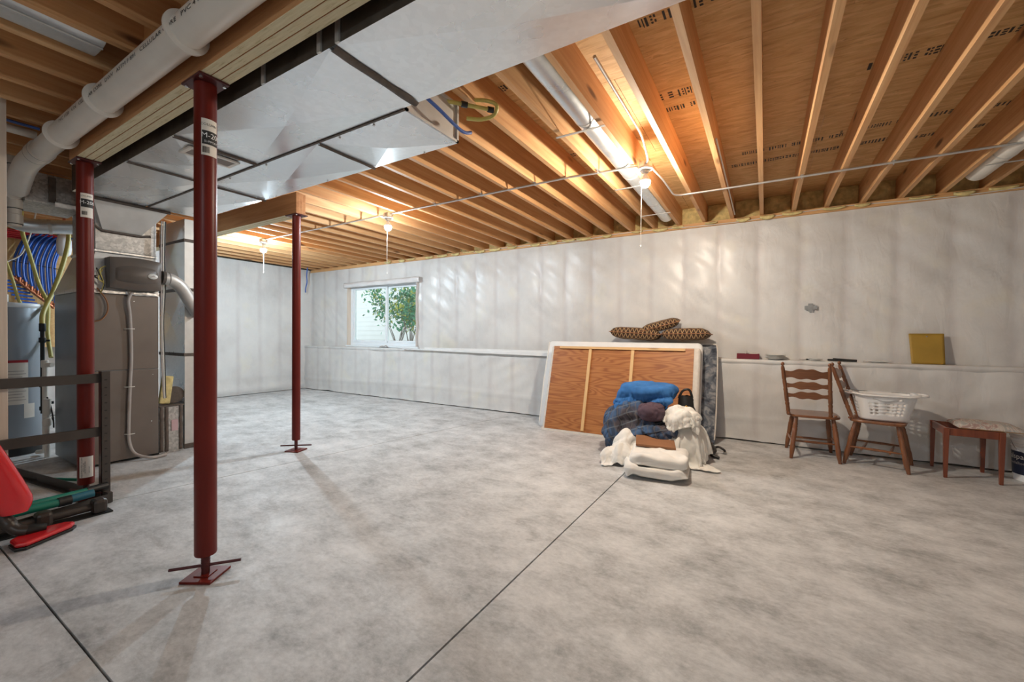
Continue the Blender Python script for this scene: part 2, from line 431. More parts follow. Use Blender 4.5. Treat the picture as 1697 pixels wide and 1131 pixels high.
def mk_lattice():
    # woven trellis: pale lines around dark brown cells
    m, nt, b = new_mat('trellis_fabric')
    br = N(nt, 'ShaderNodeTexBrick'); br.offset = 0.0
    br.inputs['Scale'].default_value = 1; br.inputs['Brick Width'].default_value = .045; br.inputs['Row Height'].default_value = .045; br.inputs['Mortar Size'].default_value = .005; br.inputs['Mortar Smooth'].default_value = .3
    br.inputs['Color1'].default_value = (.040,.017,.009,1); br.inputs['Color2'].default_value = (.055,.024,.012,1); br.inputs['Mortar'].default_value = (.36,.23,.11,1)
    nt.links.new(coords(nt, (1,1,1), (0,0,.78), kind='UV', rnd=False), br.inputs['Vector']); nt.links.new(br.outputs['Color'], b.inputs['Base Color']); b.inputs['Roughness'].default_value = .85; return m
MAT['lattice'] = mk_lattice()
def mk_plaid():
    m, nt, b = new_mat('plaid_flannel')
    v = coords(nt, (1,1,1), (.3,.4,.5), rnd=False); sx = N(nt, 'ShaderNodeSeparateXYZ'); nt.links.new(v, sx.inputs[0])
    c = None
    big = tex_noise(nt, coords(nt, rnd=False), 3.5, 2)
    base = ramp(nt, big, [(.42, (.06,.048,.058)), (.5, (.045,.085,.165)), (.62, (.06,.12,.24))])
    for ax, per, col in ((0, .11, (.018,.02,.03)), (1, .11, (.018,.02,.03)), (2, .09, (.16,.19,.22)), (0, .055, (.13,.11,.10))):
        pp = N(nt, 'ShaderNodeMath', operation='PINGPONG'); pp.inputs[1].default_value = per/2; nt.links.new(sx.outputs[ax], pp.inputs[0])
        w = .012 if per > .1 else .0035
        base = mixc(nt, ramp(nt, pp.outputs[0], [(w, (.55,.55,.55)), (w*1.5, (0,0,0))]), base, col)
    nt.links.new(base, b.inputs['Base Color']); b.inputs['Roughness'].default_value = .9; return m
MAT['plaid'] = mk_plaid()
def mk_floral():
    m, nt, b = new_mat('faded_floral')
    n = tex_noise(nt, coords(nt, (14, 5, 8), (0,0,.5)), 1, 4, .6, 2.5)
    nt.links.new(ramp(nt, n, [(.30, (.34,.25,.22)), (.42, (.42,.29,.265)), (.5, (.60,.56,.50)), (.56, (.36,.36,.35)), (.7, (.44,.40,.37))]), b.inputs['Base Color']); b.inputs['Roughness'].default_value = .85; return m
MAT['floral'] = mk_floral()

# ------------------------------------------------------------------ floor: slabs with saw-cut joints
XL, XR, YF, YB = -8.75, 3.6, -3.2, 5.573      # inner faces: far-left, right, behind camera, ledge wall
floor = struct('floor', 'grey troweled concrete basement floor with saw-cut control joints')
g = .0045
def jx(y): return -3.93 + (y-1.386)*(.581/3.53)          # skewed joint under the near post line
cuts = {'y': .51, 'x2': -1.045}
def slab(poly):
    m = MB(); m.prism(poly, -.12, 0.0); m.build('slab', MAT['concrete'], floor)
y0, y1, ym = YF-.3, YB+.3, cuts['y']; x0, x1, xm = XL-.4, XR+.3, cuts['x2']
slab([(x0,y0),(jx(ym)-g,y0),(jx(ym)-g,ym-g),(x0,ym-g)])
slab([(jx(ym)+g,y0),(xm-g,y0),(xm-g,ym-g),(jx(ym)+g,ym-g)])
slab([(xm+g,y0),(x1,y0),(x1,ym-g),(xm+g,ym-g)])
slab([(x0,ym+g),(jx(ym)-g,ym+g),(jx(y1)-g,y1),(x0,y1)])
slab([(jx(ym)+g,ym+g),(xm-g,ym+g),(xm-g,y1),(jx(y1)+g,y1)])
slab([(xm+g,ym+g),(x1,ym+g),(x1,y1),(xm+g,y1)])
m = MB(); m.box(x0, x1, y0, y1, -.16, -.121); m.build('joint_bed', MAT['mastic'], floor)

# ------------------------------------------------------------------ ceiling: subfloor panels and joists
JB, JT = 2.64, 2.875
ceiling = struct('ceiling', 'open basement ceiling of fir joists under wafer-board subfloor')
pm = {}
ny0 = -3.42
for j in range(8):
    ya = ny0 + j*1.22
    off = -9.4 - (1.22 if j % 2 else 0)
    for i in range(7):
        xa = off + i*2.44; xb = xa + 2.44
        xa2, xb2 = max(xa, -9.2), min(xb, 4.0)
        if xb2 - xa2 < .05: continue
        m = MB(); cx_, cy_ = (xa2+xb2)/2, ya+.61; m.box(xa2-cx_+.0015, xb2-cx_-.0015, -.6085, .6085, JT, JT+.018)
        m.build('subfloor_panel', MAT['osb'], ceiling, loc=(cx_, cy_, 0))
jw = .038; JS = .305; J0 = -.03
jm_a = MB(); jm_a.box(-jw, 0, -(5.86-.99)/2, (5.86-.99)/2, -(JT-JB)/2, (JT-JB)/2)
jm_b = MB(); jm_b.box(-jw, 0, -(.98+3.3)/2, (.98+3.3)/2, -(JT-JB)/2, (JT-JB)/2)
me_a = jm_a.mesh('joist', MAT['joist']); me_b = jm_b.mesh('joist', MAT['joist'])
JX = [J0 + JS*k for k in range(-28, 12)]
for x in JX:
    dx = random.uniform(-.004, .004)
    inst('joist', me_a, ceiling, (x+dx, (5.86+.99)/2, (JB+JT)/2-.0005), (0, random.uniform(-.012,.012), 0))
    inst('joist', me_b, ceiling, (x+dx+.002, (.98-3.3)/2, (JB+JT)/2-.0005), (0, random.uniform(-.012,.012), 0))
# blocking over the girder
bl = MB(); bl.box(-.131, .131, -.019, .019, -.108, .108); me_bl = bl.mesh('blocking', MAT['lumber_x'])
for k, x in enumerate(JX[:-6]):
    if x < -5.2: continue
    inst('blocking', me_bl, ceiling, (x+.1335, .94 - .045*(k % 2), 2.752))

# ink stamps on the subfloor (illegible grading marks)
def stamp(x, y, w, h, seed, solid=False):
    rr = random.Random(seed); m = MB(); z = JT-.0012; px = 0
    while px < w:
        h_ = h; bw = rr.uniform(.009, .022); 
        if solid and px < .09: bw = .03
        k = rr.random()
        if k < .55:
            m.box(px, px+bw*.6, -h/2, h/2*rr.uniform(.3,1), z, z+.001)
        else:
            n = rr.randint(2, 3)
            for q in range(n):
                yy = -h/2 + q*h/n; m.box(px, px+bw, yy, yy+h/n*.55, z, z+.001)
        px += bw + rr.uniform(.003, .009) + (.03 if rr.random() < .08 else 0)
    m.build('stamp', MAT['ink'], ceiling, loc=(x, y, 0))['kind'] = 'stuff'
for i, (x, y, w, h, sd) in enumerate([(-.60,2.28,1.1,.05,0),(.30,2.29,.25,.05,0),(.36,2.36,.5,.06,0),(-.66,3.05,.3,.06,1),(-.64,3.24,.3,.045,0),(.92,3.00,.5,.06,1),(.96,3.34,.5,.045,0),
        (.52,3.35,.5,.06,1),(-.2,4.35,.9,.05,0),(.5,4.30,.9,.05,0),(-.3,4.62,1.3,.05,0),(1.2,4.35,.5,.05,0),(-1.6,2.4,.3,.05,0),(-2.2,3.1,.3,.05,0),(-1.55,3.6,.3,.05,0),(1.0,4.7,.6,.045,0),(-.62,1.75,.3,.06,1)]):
    stamp(x, y, w, h*1.5, i+3, sd)

# ------------------------------------------------------------------ ledge wall (back)
UY = 5.72; LZ = .955
wall_back = struct('wall_back', 'long basement wall under white poly sheeting with a concrete ledge')
def studbulge(t, step, amp):
    ph = (t % step)/step
    return amp*(math.sin(PI*ph)**.6)
WX0, WX1, WZ0, WZ1 = -7.47, -5.52, .99, 2.24      # window opening in the upper wall
def upper_disp(x, z):
    d = studbulge(x-STUD0, STEP, .013)
    e = min(1, (z-LZ)/.12, (2.60-z)/.10); e = max(0, e)
    d = d*e + .010*nz(x*2.2, z*1.1, 3)*e + .010*nz(x*5+z*6, z*3, 9)*e
    # diagonal pull wrinkles at mid height
    band = math.exp(-((z-1.72-.05*math.sin(x))/.10)**2)
    d += band*.006*math.sin((x+z*.8)*62 + 3*nz(x*2,z*2))*max(0, nz(x*.9, 0, 5)+.25)
    return d
def upper_grid(xa, xb, za, zb, nu, nv):
    m = MB()
    def fn(u, v):
        x = xa+(xb-xa)*u; z = za+(zb-za)*v
        return (x, UY - upper_disp(x, z) + .012, z)
    m.grid(fn, nu, nv); return m
sheets = MB()
for a in ((WX1, 3.7, LZ, 2.59, 360, 52), (XL-.05, WX0, LZ, 2.59, 50, 52), (WX0, WX1, WZ1, 2.59, 70, 14), (WX0, WX1, LZ, WZ0, 70, 3)):
    g_ = upper_grid(*a); sheets.add(g_.v, g_.f)
sheets.build('poly_sheet', MAT['poly_x'], wall_back, smooth=60)
m = MB(); m.box(XL-.1, WX0-.01, UY+.03, UY+.16, LZ-.1, JB); m.box(WX1+.01, 3.8, UY+.03, UY+.16, LZ-.1, JB)
m.box(WX0-.01, WX1+.01, UY+.03, UY+.16, WZ1+.01, JB); m.box(WX0-.01, WX1+.01, UY+.03, UY+.16, LZ-.1, WZ0-.01)
m.box(XL-.1, 3.8, UY+.145, UY+.165, JB, JT); m.build('framing', MAT['lumber_x'], wall_back)
m = MB(); m.box(XL, 3.7, 5.70, 5.86, 2.585, JB-.001); m.build('top_plate', MAT['lumber_x'], wall_back)
# lower concrete wall wrapped in poly, loose at the foot
def lower_fn(u, v):
    x = XL-.05+(3.7-XL+.05)*u; z = .012 + (LZ-.012)*v
    e = max(0, min(1, z/.10, (LZ-z)/.08))
    d = studbulge(x-STUD0-.15, STEP, .010)*e + .014*nz(x*1.8, z*2, 1)*e
    d += .010*nz(x*4.5-z*4, z*5, 4)*e
    f = math.exp(-((z-.27-.03*math.sin(x*.9))/.03)**2); d += .010*f
    d += .03*math.exp(-(z/.05)**2)*(.5+nz(x*3, 0, 7))
    zz = z + (.02*max(0, nz(x*2.2, 0, 2))+.01*max(0,nz(x*7,0,5)) if v == 0 else 0)
    return (x, YB - d + .008, zz)
m = MB(); m.grid(lower_fn, 400, 30); m.build('poly_sheet', MAT['poly_x'], wall_back, smooth=60)
m = MB(); m.box(XL-.1, 3.8, YB+.02, UY+.03, -.1, LZ-.012); m.build('foundation_wall', MAT['mastic'], wall_back)
def ledge_fn(u, v):
    x = XL-.05+(3.7-XL+.05)*u
    prof = [(YB+.002, LZ-.055), (YB-.012, LZ-.03), (YB-.008, LZ-.004), (YB+.01, LZ), (UY+.01, LZ+.002)]
    t = v*4; i = min(3, int(t)); f = t-i; a, b = prof[i], prof[i+1]
    y = a[0]*(1-f)+b[0]*f + .004*nz(x*3, v*3, 2); z = a[1]*(1-f)+b[1]*f + .003*nz(x*2.5, v*2, 8)
    return (x, y, min(z, LZ))
m = MB(); m.grid(ledge_fn, 240, 8); m.build('ledge_cap', MAT['poly_x'], wall_back, smooth=60)
# fibreglass batts at the rim, one between each pair of joists
for k, x in enumerate(JX):
    rr = random.Random(k)
    m = MB()
    def bf(u, v, _s=k*3.1):
        xx = -.1325+.265*u; zz = .0+.232*v
        return (xx, -(.045+.05*nz(xx*9+_s, zz*9, 1))*(math.sin(PI*max(.02,min(.98,u)))**.3)*(math.sin(PI*max(.03,min(.97,v)))**.35) - .01, zz)
    m.grid(bf, 9, 7); m.box(-.132, .132, -.012, .0, .001, .231)
    m.build('insulation_batt', MAT['insul'], wall_back, smooth=50, loc=(x+.1335, UY+.14, JB+.001))
# scraps of batt hanging over the plate
for k in range(30):
    rr = random.Random(100+k); x = -6.2 + k*.31 + rr.uniform(-.08,.08); w = rr.uniform(.12,.24); h = rr.uniform(.02,.05)
    m = MB()
    m.grid(lambda u, v: (-w/2+w*u, -.03-.02*math.sin(PI*v)-.01*nz(u*4, v*4, k), -h*(1-v)*(.5+.5*math.sin(PI*u))+.0), 8, 4)
    m.build('insulation_scrap', MAT['insul'], wall_back, smooth=60, solid=.008, loc=(x, 5.715, 2.625))

# far-left wall
wall_left = struct('wall_left', 'far basement wall covered with white poly sheeting')
def far_fn(u, v):
    y = -3.4+(5.76+3.4)*u; z = .01+(2.635-.01)*v
    e = max(0, min(1, z/.2, (2.6-z)/.1))
    d = studbulge(y-.1, STEP, .012)*e + .012*nz(y*2, z*1.4, 11)*e + .008*nz(y*6+z*3, z*2, 12)*e
    d += .05*math.exp(-((z-.10)/.06)**2)*(.6+nz(y*2,0,3)) + .02*math.exp(-((z-.34)/.02)**2)
    return (XL + d - .02, y, z)
m = MB(); m.grid(far_fn, 230, 60); m.build('poly_sheet', MAT['poly_y'], wall_left, smooth=60)
m = MB(); m.box(XL-.2, XL-.05, -3.5, 5.85, -.1, 2.875); m.build('foundation_wall', MAT['mastic'], wall_left)
# the two walls out of view, same sheeting
wall_right = struct('wall_right', 'right basement wall of white poly sheeting')
m = MB(); m.box(XR, XR+.1, -3.4, 5.85, -.1, 2.875); m.build('poly_sheet', MAT['poly_y'], wall_right)
wall_front = struct('wall_front', 'wall behind the viewer of white poly sheeting')
m = MB(); m.box(XL-.2, XR+.1, YF-.1, YF, -.1, 2.875); m.build('poly_sheet', MAT['poly_x'], wall_front)

# ------------------------------------------------------------------ window
win = struct('window_1', 'sliding white vinyl basement window above the ledge')
fy0, fy1 = UY+.06, UY+.15
def wb(name, x0, x1, y0, y1, z0, z1, mat='vinyl', par=win, bev=.004):
    m = MB(); m.box(x0, x1, y0, y1, z0, z1); return m.build(name, MAT[mat], par, bev=bev)
wb('window_frame', WX0, WX0+.07, fy0, fy1, WZ0, WZ1); wb('window_frame', WX1-.05, WX1, fy0, fy1, WZ0, WZ1)
wb('window_frame', WX0+.07, WX1-.05, fy0, fy1, WZ0, WZ0+.06); wb('window_frame', WX0+.07, WX1-.05, fy0, fy1, WZ1-.06, WZ1)
def sash(x0, x1, y):
    s_ = thing_s = bpy.data.objects.new('sash', None); COL.objects.link(s_); s_.parent = win
    w = .045
    for a in ((x0, x0+w, WZ0+.061, WZ1-.061), (x1-w, x1, WZ0+.061, WZ1-.061), (x0+w, x1-w, WZ0+.061, WZ0+.061+w), (x0+w, x1-w, WZ1-.061-w, WZ1-.061)):
        wb('sash_rail', a[0], a[1], y, y+.03, a[2], a[3], par=s_, bev=.003)
    m = MB(); m.box(x0+w, x1-w, y+.012, y+.017, WZ0+.061+w, WZ1-.061-w); m.build('pane', MAT['glass'], s_)
sash(WX0+.072, -6.40, fy0+.012); sash(-6.46, WX1-.052, fy0+.050)
# poly-wrapped jambs, head and sill of the rough opening
wb('window_jamb', WX0-.02, WX0+.0, UY-.02, UY+.155, WZ0, WZ1, 'lumber_z'); wb('window_jamb', WX1, WX1+.02, UY-.03, UY+.155, WZ0, WZ1, 'wrap')
wb('window_sill', WX0-.05, WX1+.05, UY-.03, UY+.155, WZ0-.03, WZ0-.001, 'vinyl')
m = MB(); m.grid(lambda u, v: (WX0-.08+(WX1+.10-WX0+.08)*u, UY-.045+.012*nz(u*9, v*3, 2)-.02*math.sin(PI*v), WZ1-.06+.10*v+.01*nz(u*6,v,7)), 60, 6)
m.build('poly_flap', MAT['wrap'], win, smooth=60, solid=.004)
m = MB(); m.grid(lambda u, v: (WX1+.015+.02*nz(v*5,u,4), UY-.05+.20*u, WZ0+(WZ1-WZ0)*v), 8, 24); m.build('poly_return', MAT['wrap'], win, smooth=60, solid=.003)

# outside: ground, a pale sided house wall, shrubs
ground = struct('ground_outside', 'gravel ground outside the window', MB().box(-16, 4, 5.9, 16, .70, .80).build('ground_outside', MAT['soil']))
m = thing('neighbour_house', 'pale sided house wall seen through the window', 'house', (-10, 12.5, .8))
for k in range(22):
    b_ = MB(); b_.add([(-8,0,k*.2),(10,0,k*.2),(10,.012,k*.2+.2),(-8,.012,k*.2+.2),(-8,.02,k*.2-.0),(10,.02,k*.2)], [(0,1,2,3),(0,4,5,1)]); b_.build('siding_board', MAT['siding'], m)
def shrub(name, label, loc, h, spread, n, seed, hang=False):
    rr = random.Random(seed); t = thing(name, label, 'shrub', loc)
    st = MB(); tips = []
    for k in range(9):
        a = rr.uniform(0, 2*PI); q = [Vector((0,0,0))]
        for s_ in range(5):
            q.append(q[-1] + Vector((math.cos(a)*spread*.2*rr.uniform(.5,1.2), math.sin(a)*spread*.2*rr.uniform(.5,1.2), h*.2*rr.uniform(.7,1.1))))
            a += rr.uniform(-.5,.5); tips.append(q[-1])
        st.tube(q, [.010,.009,.008,.006,.004,.002], 6)
    st.build('stem', MAT['bark'], t, smooth=60)
    for nm, mt, cnt in (('foliage','leaf', n), ('foliage_young','leaf_y', n//3)):
        lf = MB()
        for k in range(cnt):
            c = rr.choice([q_ for q_ in tips if q_.z > h*.45]) + Vector((rr.gauss(0,.16), rr.gauss(0,.16), rr.gauss(0,.14)))
            R = Euler((rr.uniform(-1.2,1.2), rr.uniform(-1.2,1.2), rr.uniform(0,6.3))).to_matrix(); s_ = rr.uniform(.035,.075)
            lf.add([c+R@Vector(p)*s_ for p in ((-1,0,0),(-.2,-.5,.06),(1,0,-.1),(-.2,.5,.06))], [(0,1,2,3)])
        o = lf.build(nm, MAT[mt], t); o['kind'] = 'stuff'
shrub('shrub', 'leafy green shrub right of the window mullion outside', (-8.95, 8.5, .8), 1.75, .75, 1100, 3)
shrub('shrub', 'smaller green shrub outside at the right edge of the window', (-7.35, 7.4, .8), 1.5, .35, 600, 5)

# ------------------------------------------------------------------ girders
def girder(name, label, x0, x1, y0, y1, z0, z1, plies):
    t = thing(name, label, 'beam', (x0, y0, z0)); w = (y1-y0)/plies
    for k in range(plies):
        m = MB(); dz = 0.0
        m.box(-(x1-x0)/2, (x1-x0)/2, -w/2+.0012, w/2-.0012, dz, z1-z0)
        o = m.build('ply', MAT['girder'], t, bev=.003); o.location = ((x1-x0)/2 - (.012*k if k else 0), w*(k+.5), 0)
    return t
girder('main_girder', 'built-up wooden girder of nailed plies resting on two red posts', -4.26, 3.5, .9225, 1.05, 2.425, JB-.002, 3)
girder('short_girder', 'short built-up wooden beam ending over the slim far post', -8.7, -4.05, 2.48, 2.60, 2.425, JB-.002, 3)

# ------------------------------------------------------------------ steel posts
def post(label, x, y, r, ang, kind, pl=.15):
    t = thing('steel_post', label, 'post', (x, y, 0), 0, 'red steel support posts')
    top = 2.424
    m = MB(); R = Matrix.Rotation(ang, 3, 'Z'); m.obox((0,0,.006), (pl,pl,.012), R); m.obox((0,0,.014), (.07,.07,.006), R); m.build('base_plate', MAT['red'], t, bev=.002)
    m = MB(); m.cyl((0,0,.014), (0,0,.16), r*.38, 20); 
    for k in range(7): m.cyl((0,0,.045+k*.012), (0,0,.050+k*.012), r*.42, 20)
    m.build('screw_jack', MAT['red_dark'], t, smooth=40)
    m = MB(); d = Vector((math.cos(ang+.35), math.sin(ang+.35), 0)); m.cyl(d*-.15+Vector((0,0,.055)), d*.15+Vector((0,0,.055)), .007, 10); m.build('turning_bar', MAT['red_dark'], t, smooth=40)
    m = MB(); m.lathe([(r*.45,.112),(r*.96,.112),(r,.117),(r,2.412),(r*.5,2.412)], 40); m.build('tube', MAT['red'], t, smooth=40)
    m = MB(); m.obox((0,0,2.418), (.19,.13,.010)); m.build('cap_plate', MAT['red_dark'], t, bev=.002)
    for sx, sy in ((-.075,-.05),(.075,-.05),(.075,.05),(-.075,.05)):
        m = MB(); m.lathe([(.008,2.404),(.008,2.412)], 6, (sx,sy,0)); m.build('lag_bolt', MAT['steel'], t)
    def label_on(z0, z1, a0, a1, mats, txt=None, dark=None, bars=None, rot=False):
        rad = r+.0012
        def P(a, z, dr=0): return (math.cos(a)*(rad+dr), math.sin(a)*(rad+dr), z)
        m = MB(); m.grid(lambda u, v: P(a0+(a1-a0)*u, z0+(z1-z0)*v), 14, 1); lab = m.build('label', MAT['paper'], t, smooth=60)
        if dark:
            m = MB(); m.grid(lambda u, v: P(a0+(a1-a0)*(.04+.96*u), dark[0]+(dark[1]-dark[0])*v, .0006), 14, 1); m.build('label_panel', MAT['ink'], lab, smooth=60)
        for body, zc, ac, size, mat, rt in (txt or []):
            vs_, fs_ = text_mesh(body, size); m = MB()
            if rt: vs_ = [(-y_, x_, 0) for x_, y_, _ in vs_]
            m.add([P(ac+x_/rad, zc+y_, .0012) for x_, y_, _ in vs_], fs_); m.build('print', MAT[mat], lab)['kind'] = 'stuff'
        for zc, aa, ab, h in (bars or []):
            m = MB(); rr = random.Random(5); a = aa
            while a < ab:
                w = rr.choice((.008,.014,.022)); m.grid(lambda u, v: P(a+w*u, zc-h/2+h*v, .0012), 1, 1); a += w+rr.choice((.01,.016))
            m.build('barcode', MAT['ink'], lab)['kind'] = 'stuff'
    fa = math.atan2(-y, -x)     # side that faces the middle of the room
    if kind == 'a':
        label_on(2.06, 2.235, fa-.35, fa+1.15, None, [('M-200', 2.155, fa+.55, .034, 'white_ink', False), ('SUPPORT', 2.126, fa+.5, .014, 'white_ink', False), ('COLUMN', 2.207, fa+.3, .016, 'ink', False)], (2.112,2.178), [(2.086, fa-.25, fa+.35, .03)])
    if kind == 'b':
        label_on(2.02, 2.19, fa-.5, fa+1.0, None, [('M-200', 2.125, fa+.3, .032, 'white_ink', False), ('COLUMN', 2.17, fa+.1, .015, 'ink', False)], (2.092,2.15), [(2.05, fa-.35, fa+.25, .026)])
        label_on(.165, .315, fa-.75, fa+.9, None, [('ADJUSTABLE STEEL COLUMN', .24, fa-.45, .011, 'ink', True), ('INSTALL PLUMB', .24, fa-.22, .009, 'ink', True), ('DO NOT OVERLOAD', .24, fa-.08, .009, 'ink', True), ('LOAD CHART', .22, fa+.35, .008, 'ink', True)])
    return t
post('thick red steel post nearest the viewer with a label under its top plate', -2.355, .98, .047, .55, 'a')
post('red steel post beside the furnace with a paper label near its foot', -4.18, .985, .046, .0, 'b', .10)
post('slim dark red steel post standing alone under the end of the short beam', -4.13, 2.535, .040, .35, 'c')

# ------------------------------------------------------------------ bare-bulb lamps on the conduit run
CY, CZ = 3.47, 2.626
def lamp(label, x, y, key, cord=.55, view=True):
    t = thing('bare_bulb_lamp', label, 'lamp', (x, y, 2.638), 0, 'bare bulb ceiling lamps')
    m = MB(); m.lathe([(.056,-.044),(.056,-.002)], 8); m.build('junction_box', MAT['conduit'], t, bev=.003)
    m = MB(); m.lathe([(.02,-.088),(.026,-.085),(.030,-.068),(.060,-.058),(.062,-.046),(.05,-.045)], 28); m.build('lampholder', MAT['porcelain'], t, smooth=40)
    L, col = BULB_L[key]
    e = mk_emit('bulb_glow_'+key, col, L)
    m = MB(); m.lathe([(.006,-.205),(.024,-.199),(.037,-.181),(.0405,-.162),(.040,-.152)], 28, caps=False); m.add([(0,0,-.2055)]+[(.006*math.cos(2*PI*k/28),.006*math.sin(2*PI*k/28),-.205) for k in range(28)], [(0,k%28+1,(k+1)%28+1) for k in range(28)]); m.build('bulb_dome', e, t, smooth=80)
    m = MB(); m.lathe([(.0402,-.1525),(.036,-.138),(.024,-.115),(.015,-.100),(.013,-.088)], 28); m.build('bulb_base', MAT['white_plastic'], t, smooth=80)
    if view:
        m = MB(); m.tube([(-.035,.02,-.06),(-.036,.02,-.3),(-.036,.02,-.07-cord)], .0016, 6); m.lathe([(.001,-.012),(.005,-.006),(.004,.006),(.001,.012)], 8, (-.036,.02,-.08-cord)); m.build('pull_cord', MAT['romex'], t)
    return t
lamp('cool white bare bulb farthest away near the left wall', -6.50, CY, 'far', .42)
lamp('bare white bulb under the joists behind the slim red post', -3.82, CY, 'mid', .62)
lamp('warm bare bulb nearest, hanging beside the round metal duct', -.86, CY+.05, 'near', .60)
lamp('bare bulb over the floor behind the viewer', .2, -2.0, 'back', .4, False)

def conduit(label, pts, r=.0095, rad=.10):
    m = MB(); m.tube(bendpath(pts, rad), r, 10); return tag(m.build('conduit', MAT['conduit'], smooth=50), label, 'conduit')
cond_a = conduit('thin steel conduit strung under the joists between the bare bulbs', [(-.92,CY+.05,CZ-.01),(-1.5,CY,CZ),(-3.76,CY,CZ)])
conduit('short steel conduit between the middle and the farthest bulb', [(-3.88,CY,CZ),(-6.44,CY,CZ)])
cond_c = conduit('steel conduit bending from the nearest bulb and running right below the joists', [(-.83,CY+.11,CZ-.01),(-.80,3.9,CZ-.01),(-.795,4.44,CZ-.005),(-.4,4.47,CZ),(3.55,4.50,CZ)])
conduit('steel conduit along a joist from the trunk duct to the nearest bulb', [(-.80,2.15,2.70),(-.80,3.15,2.70),(-.815,3.42,2.62),(-.84,3.47,2.615)])
for i, x in enumerate((-3.07,-2.45,-1.84,-1.23,.28,.89)):
    m = MB(); yy = CY if x < 0 else 4.49; m.box(-.011,.011,-.03,.03,0,.003); m.tube([(0,-.014,.001),(0,-.013,-.02),(0,0,-.026),(0,.013,-.02),(0,.014,.001)], .003, 6)
    m.build('clip', MAT['conduit'], cond_a if x < 0 else cond_c, loc=(x-.02, yy, JB-.004))

# white cable stapled along the wall plate
pts = [(-4.2+ i*.305, 5.685-.006*math.sin(i*1.3), 2.605 + .016*math.sin(i*.9)+.012*nz(i*.7,0)) for i in range(26)]
m = MB(); m.tube(smooth_path(pts, 4), .0045, 6); tag(m.build('cable', MAT['romex'], smooth=60), 'thin white cable running along the top of the sheeted wall', 'cable')
m = MB(); m.tube(smooth_path([(-8.55,5.50,2.66),(-8.58,5.50,2.50),(-8.60,5.52,2.35),(-8.63,5.51,2.22),(-8.62,5.50,2.12)],6), .012, 8); tag(m.build('cable', MAT['cable_blue'], smooth=60), 'dark blue cable hanging in the far wall corner', 'cable')
for x, y0_, y1_, lab in ((-.375, 3.4, 5.6, 'white cable stapled to a joist right of the nearest bulb'),):
    m = MB(); m.tube([(x-.0+.05,y0_,2.66),(x+.05,(y0_+y1_)/2,2.662),(x+.05,y1_,2.66)], .006, 6); tag(m.build('cable', MAT['romex'], smooth=60), lab, 'cable')

# ------------------------------------------------------------------ round ducts between joists
def round_duct(label, x, y0, y1, r, z, mat, seams, straps, oval=1.0):
    t = thing('round_duct', label, 'duct', (x, y0, z))
    segs = [0]+seams+[y1-y0]
    for a, b in zip(segs[:-1], segs[1:]):
        m = MB(); last = b == segs[-1]
        prof = [(r*.999, a), (r, a+.01), (r, b-.03)]
        if last: prof += [(r*.97,b-.02),(r*.8,b-.005),(r*.3,b)]
        else: prof += [(r*1.02,b-.02),(r*1.02,b)]
        M_ = Matrix.Rotation(-PI/2, 3, 'X'); m.lathe(prof, 36, M=M_); m.xform(Matrix.Diagonal((1,1,oval,1)))
        m.build('pipe_section', mat, t, smooth=40)
        if not last:
            m = MB(); m.lathe([(r*1.022,b-.022),(r*1.035,b-.016),(r*1.035,b-.006),(r*1.022,b)], 36, M=M_); m.xform(Matrix.Diagonal((1,1,oval,1))); m.build('seam_band', MAT['galv_dull'], t, smooth=40)
    for sy, x0_, x1_ in straps:
        m = MB(); m.box(x0_, x1_, sy-.012, sy+.012, -r*oval-.006, -r*oval-.003); m.build('strap', MAT['galv_dull'], t)
    return t
round_duct('long round galvanized duct between joists beside the nearest bulb', -1.06, 1.62, 5.45, .085, 2.715, MAT['galv'], [1.08, 2.2, 3.1], [(1.12,-.24,.12),(2.38,-.2,.12),(3.40,-.2,.12)])
round_duct('pale round duct between joists at the far right of the ceiling', 1.60, 3.1, 5.38, .082, 2.705, MAT['pvc'], [1.1, 1.72], [(1.80,-.09,.16)])
t = thing('flat_duct', 'flat galvanized duct between joists above the white drain pipe', 'duct', (-2.947, -1.2, 2.70))
m = MB(); 
for k in range(1): m.grid(lambda u, v: (.11*math.copysign(abs(math.cos(2*PI*u))**.5, math.cos(2*PI*u)), 1.95*v, .055*math.copysign(abs(math.sin(2*PI*u))**.6, math.sin(2*PI*u))), 32, 1, closeu=True)
m.build('body', MAT['galv'], t, smooth=50)
m = MB(); m.tube([(.05,0,-.058),(.05,1.95,-.058)], .006, 8); m.build('seam', MAT['galv_dull'], t, smooth=50)

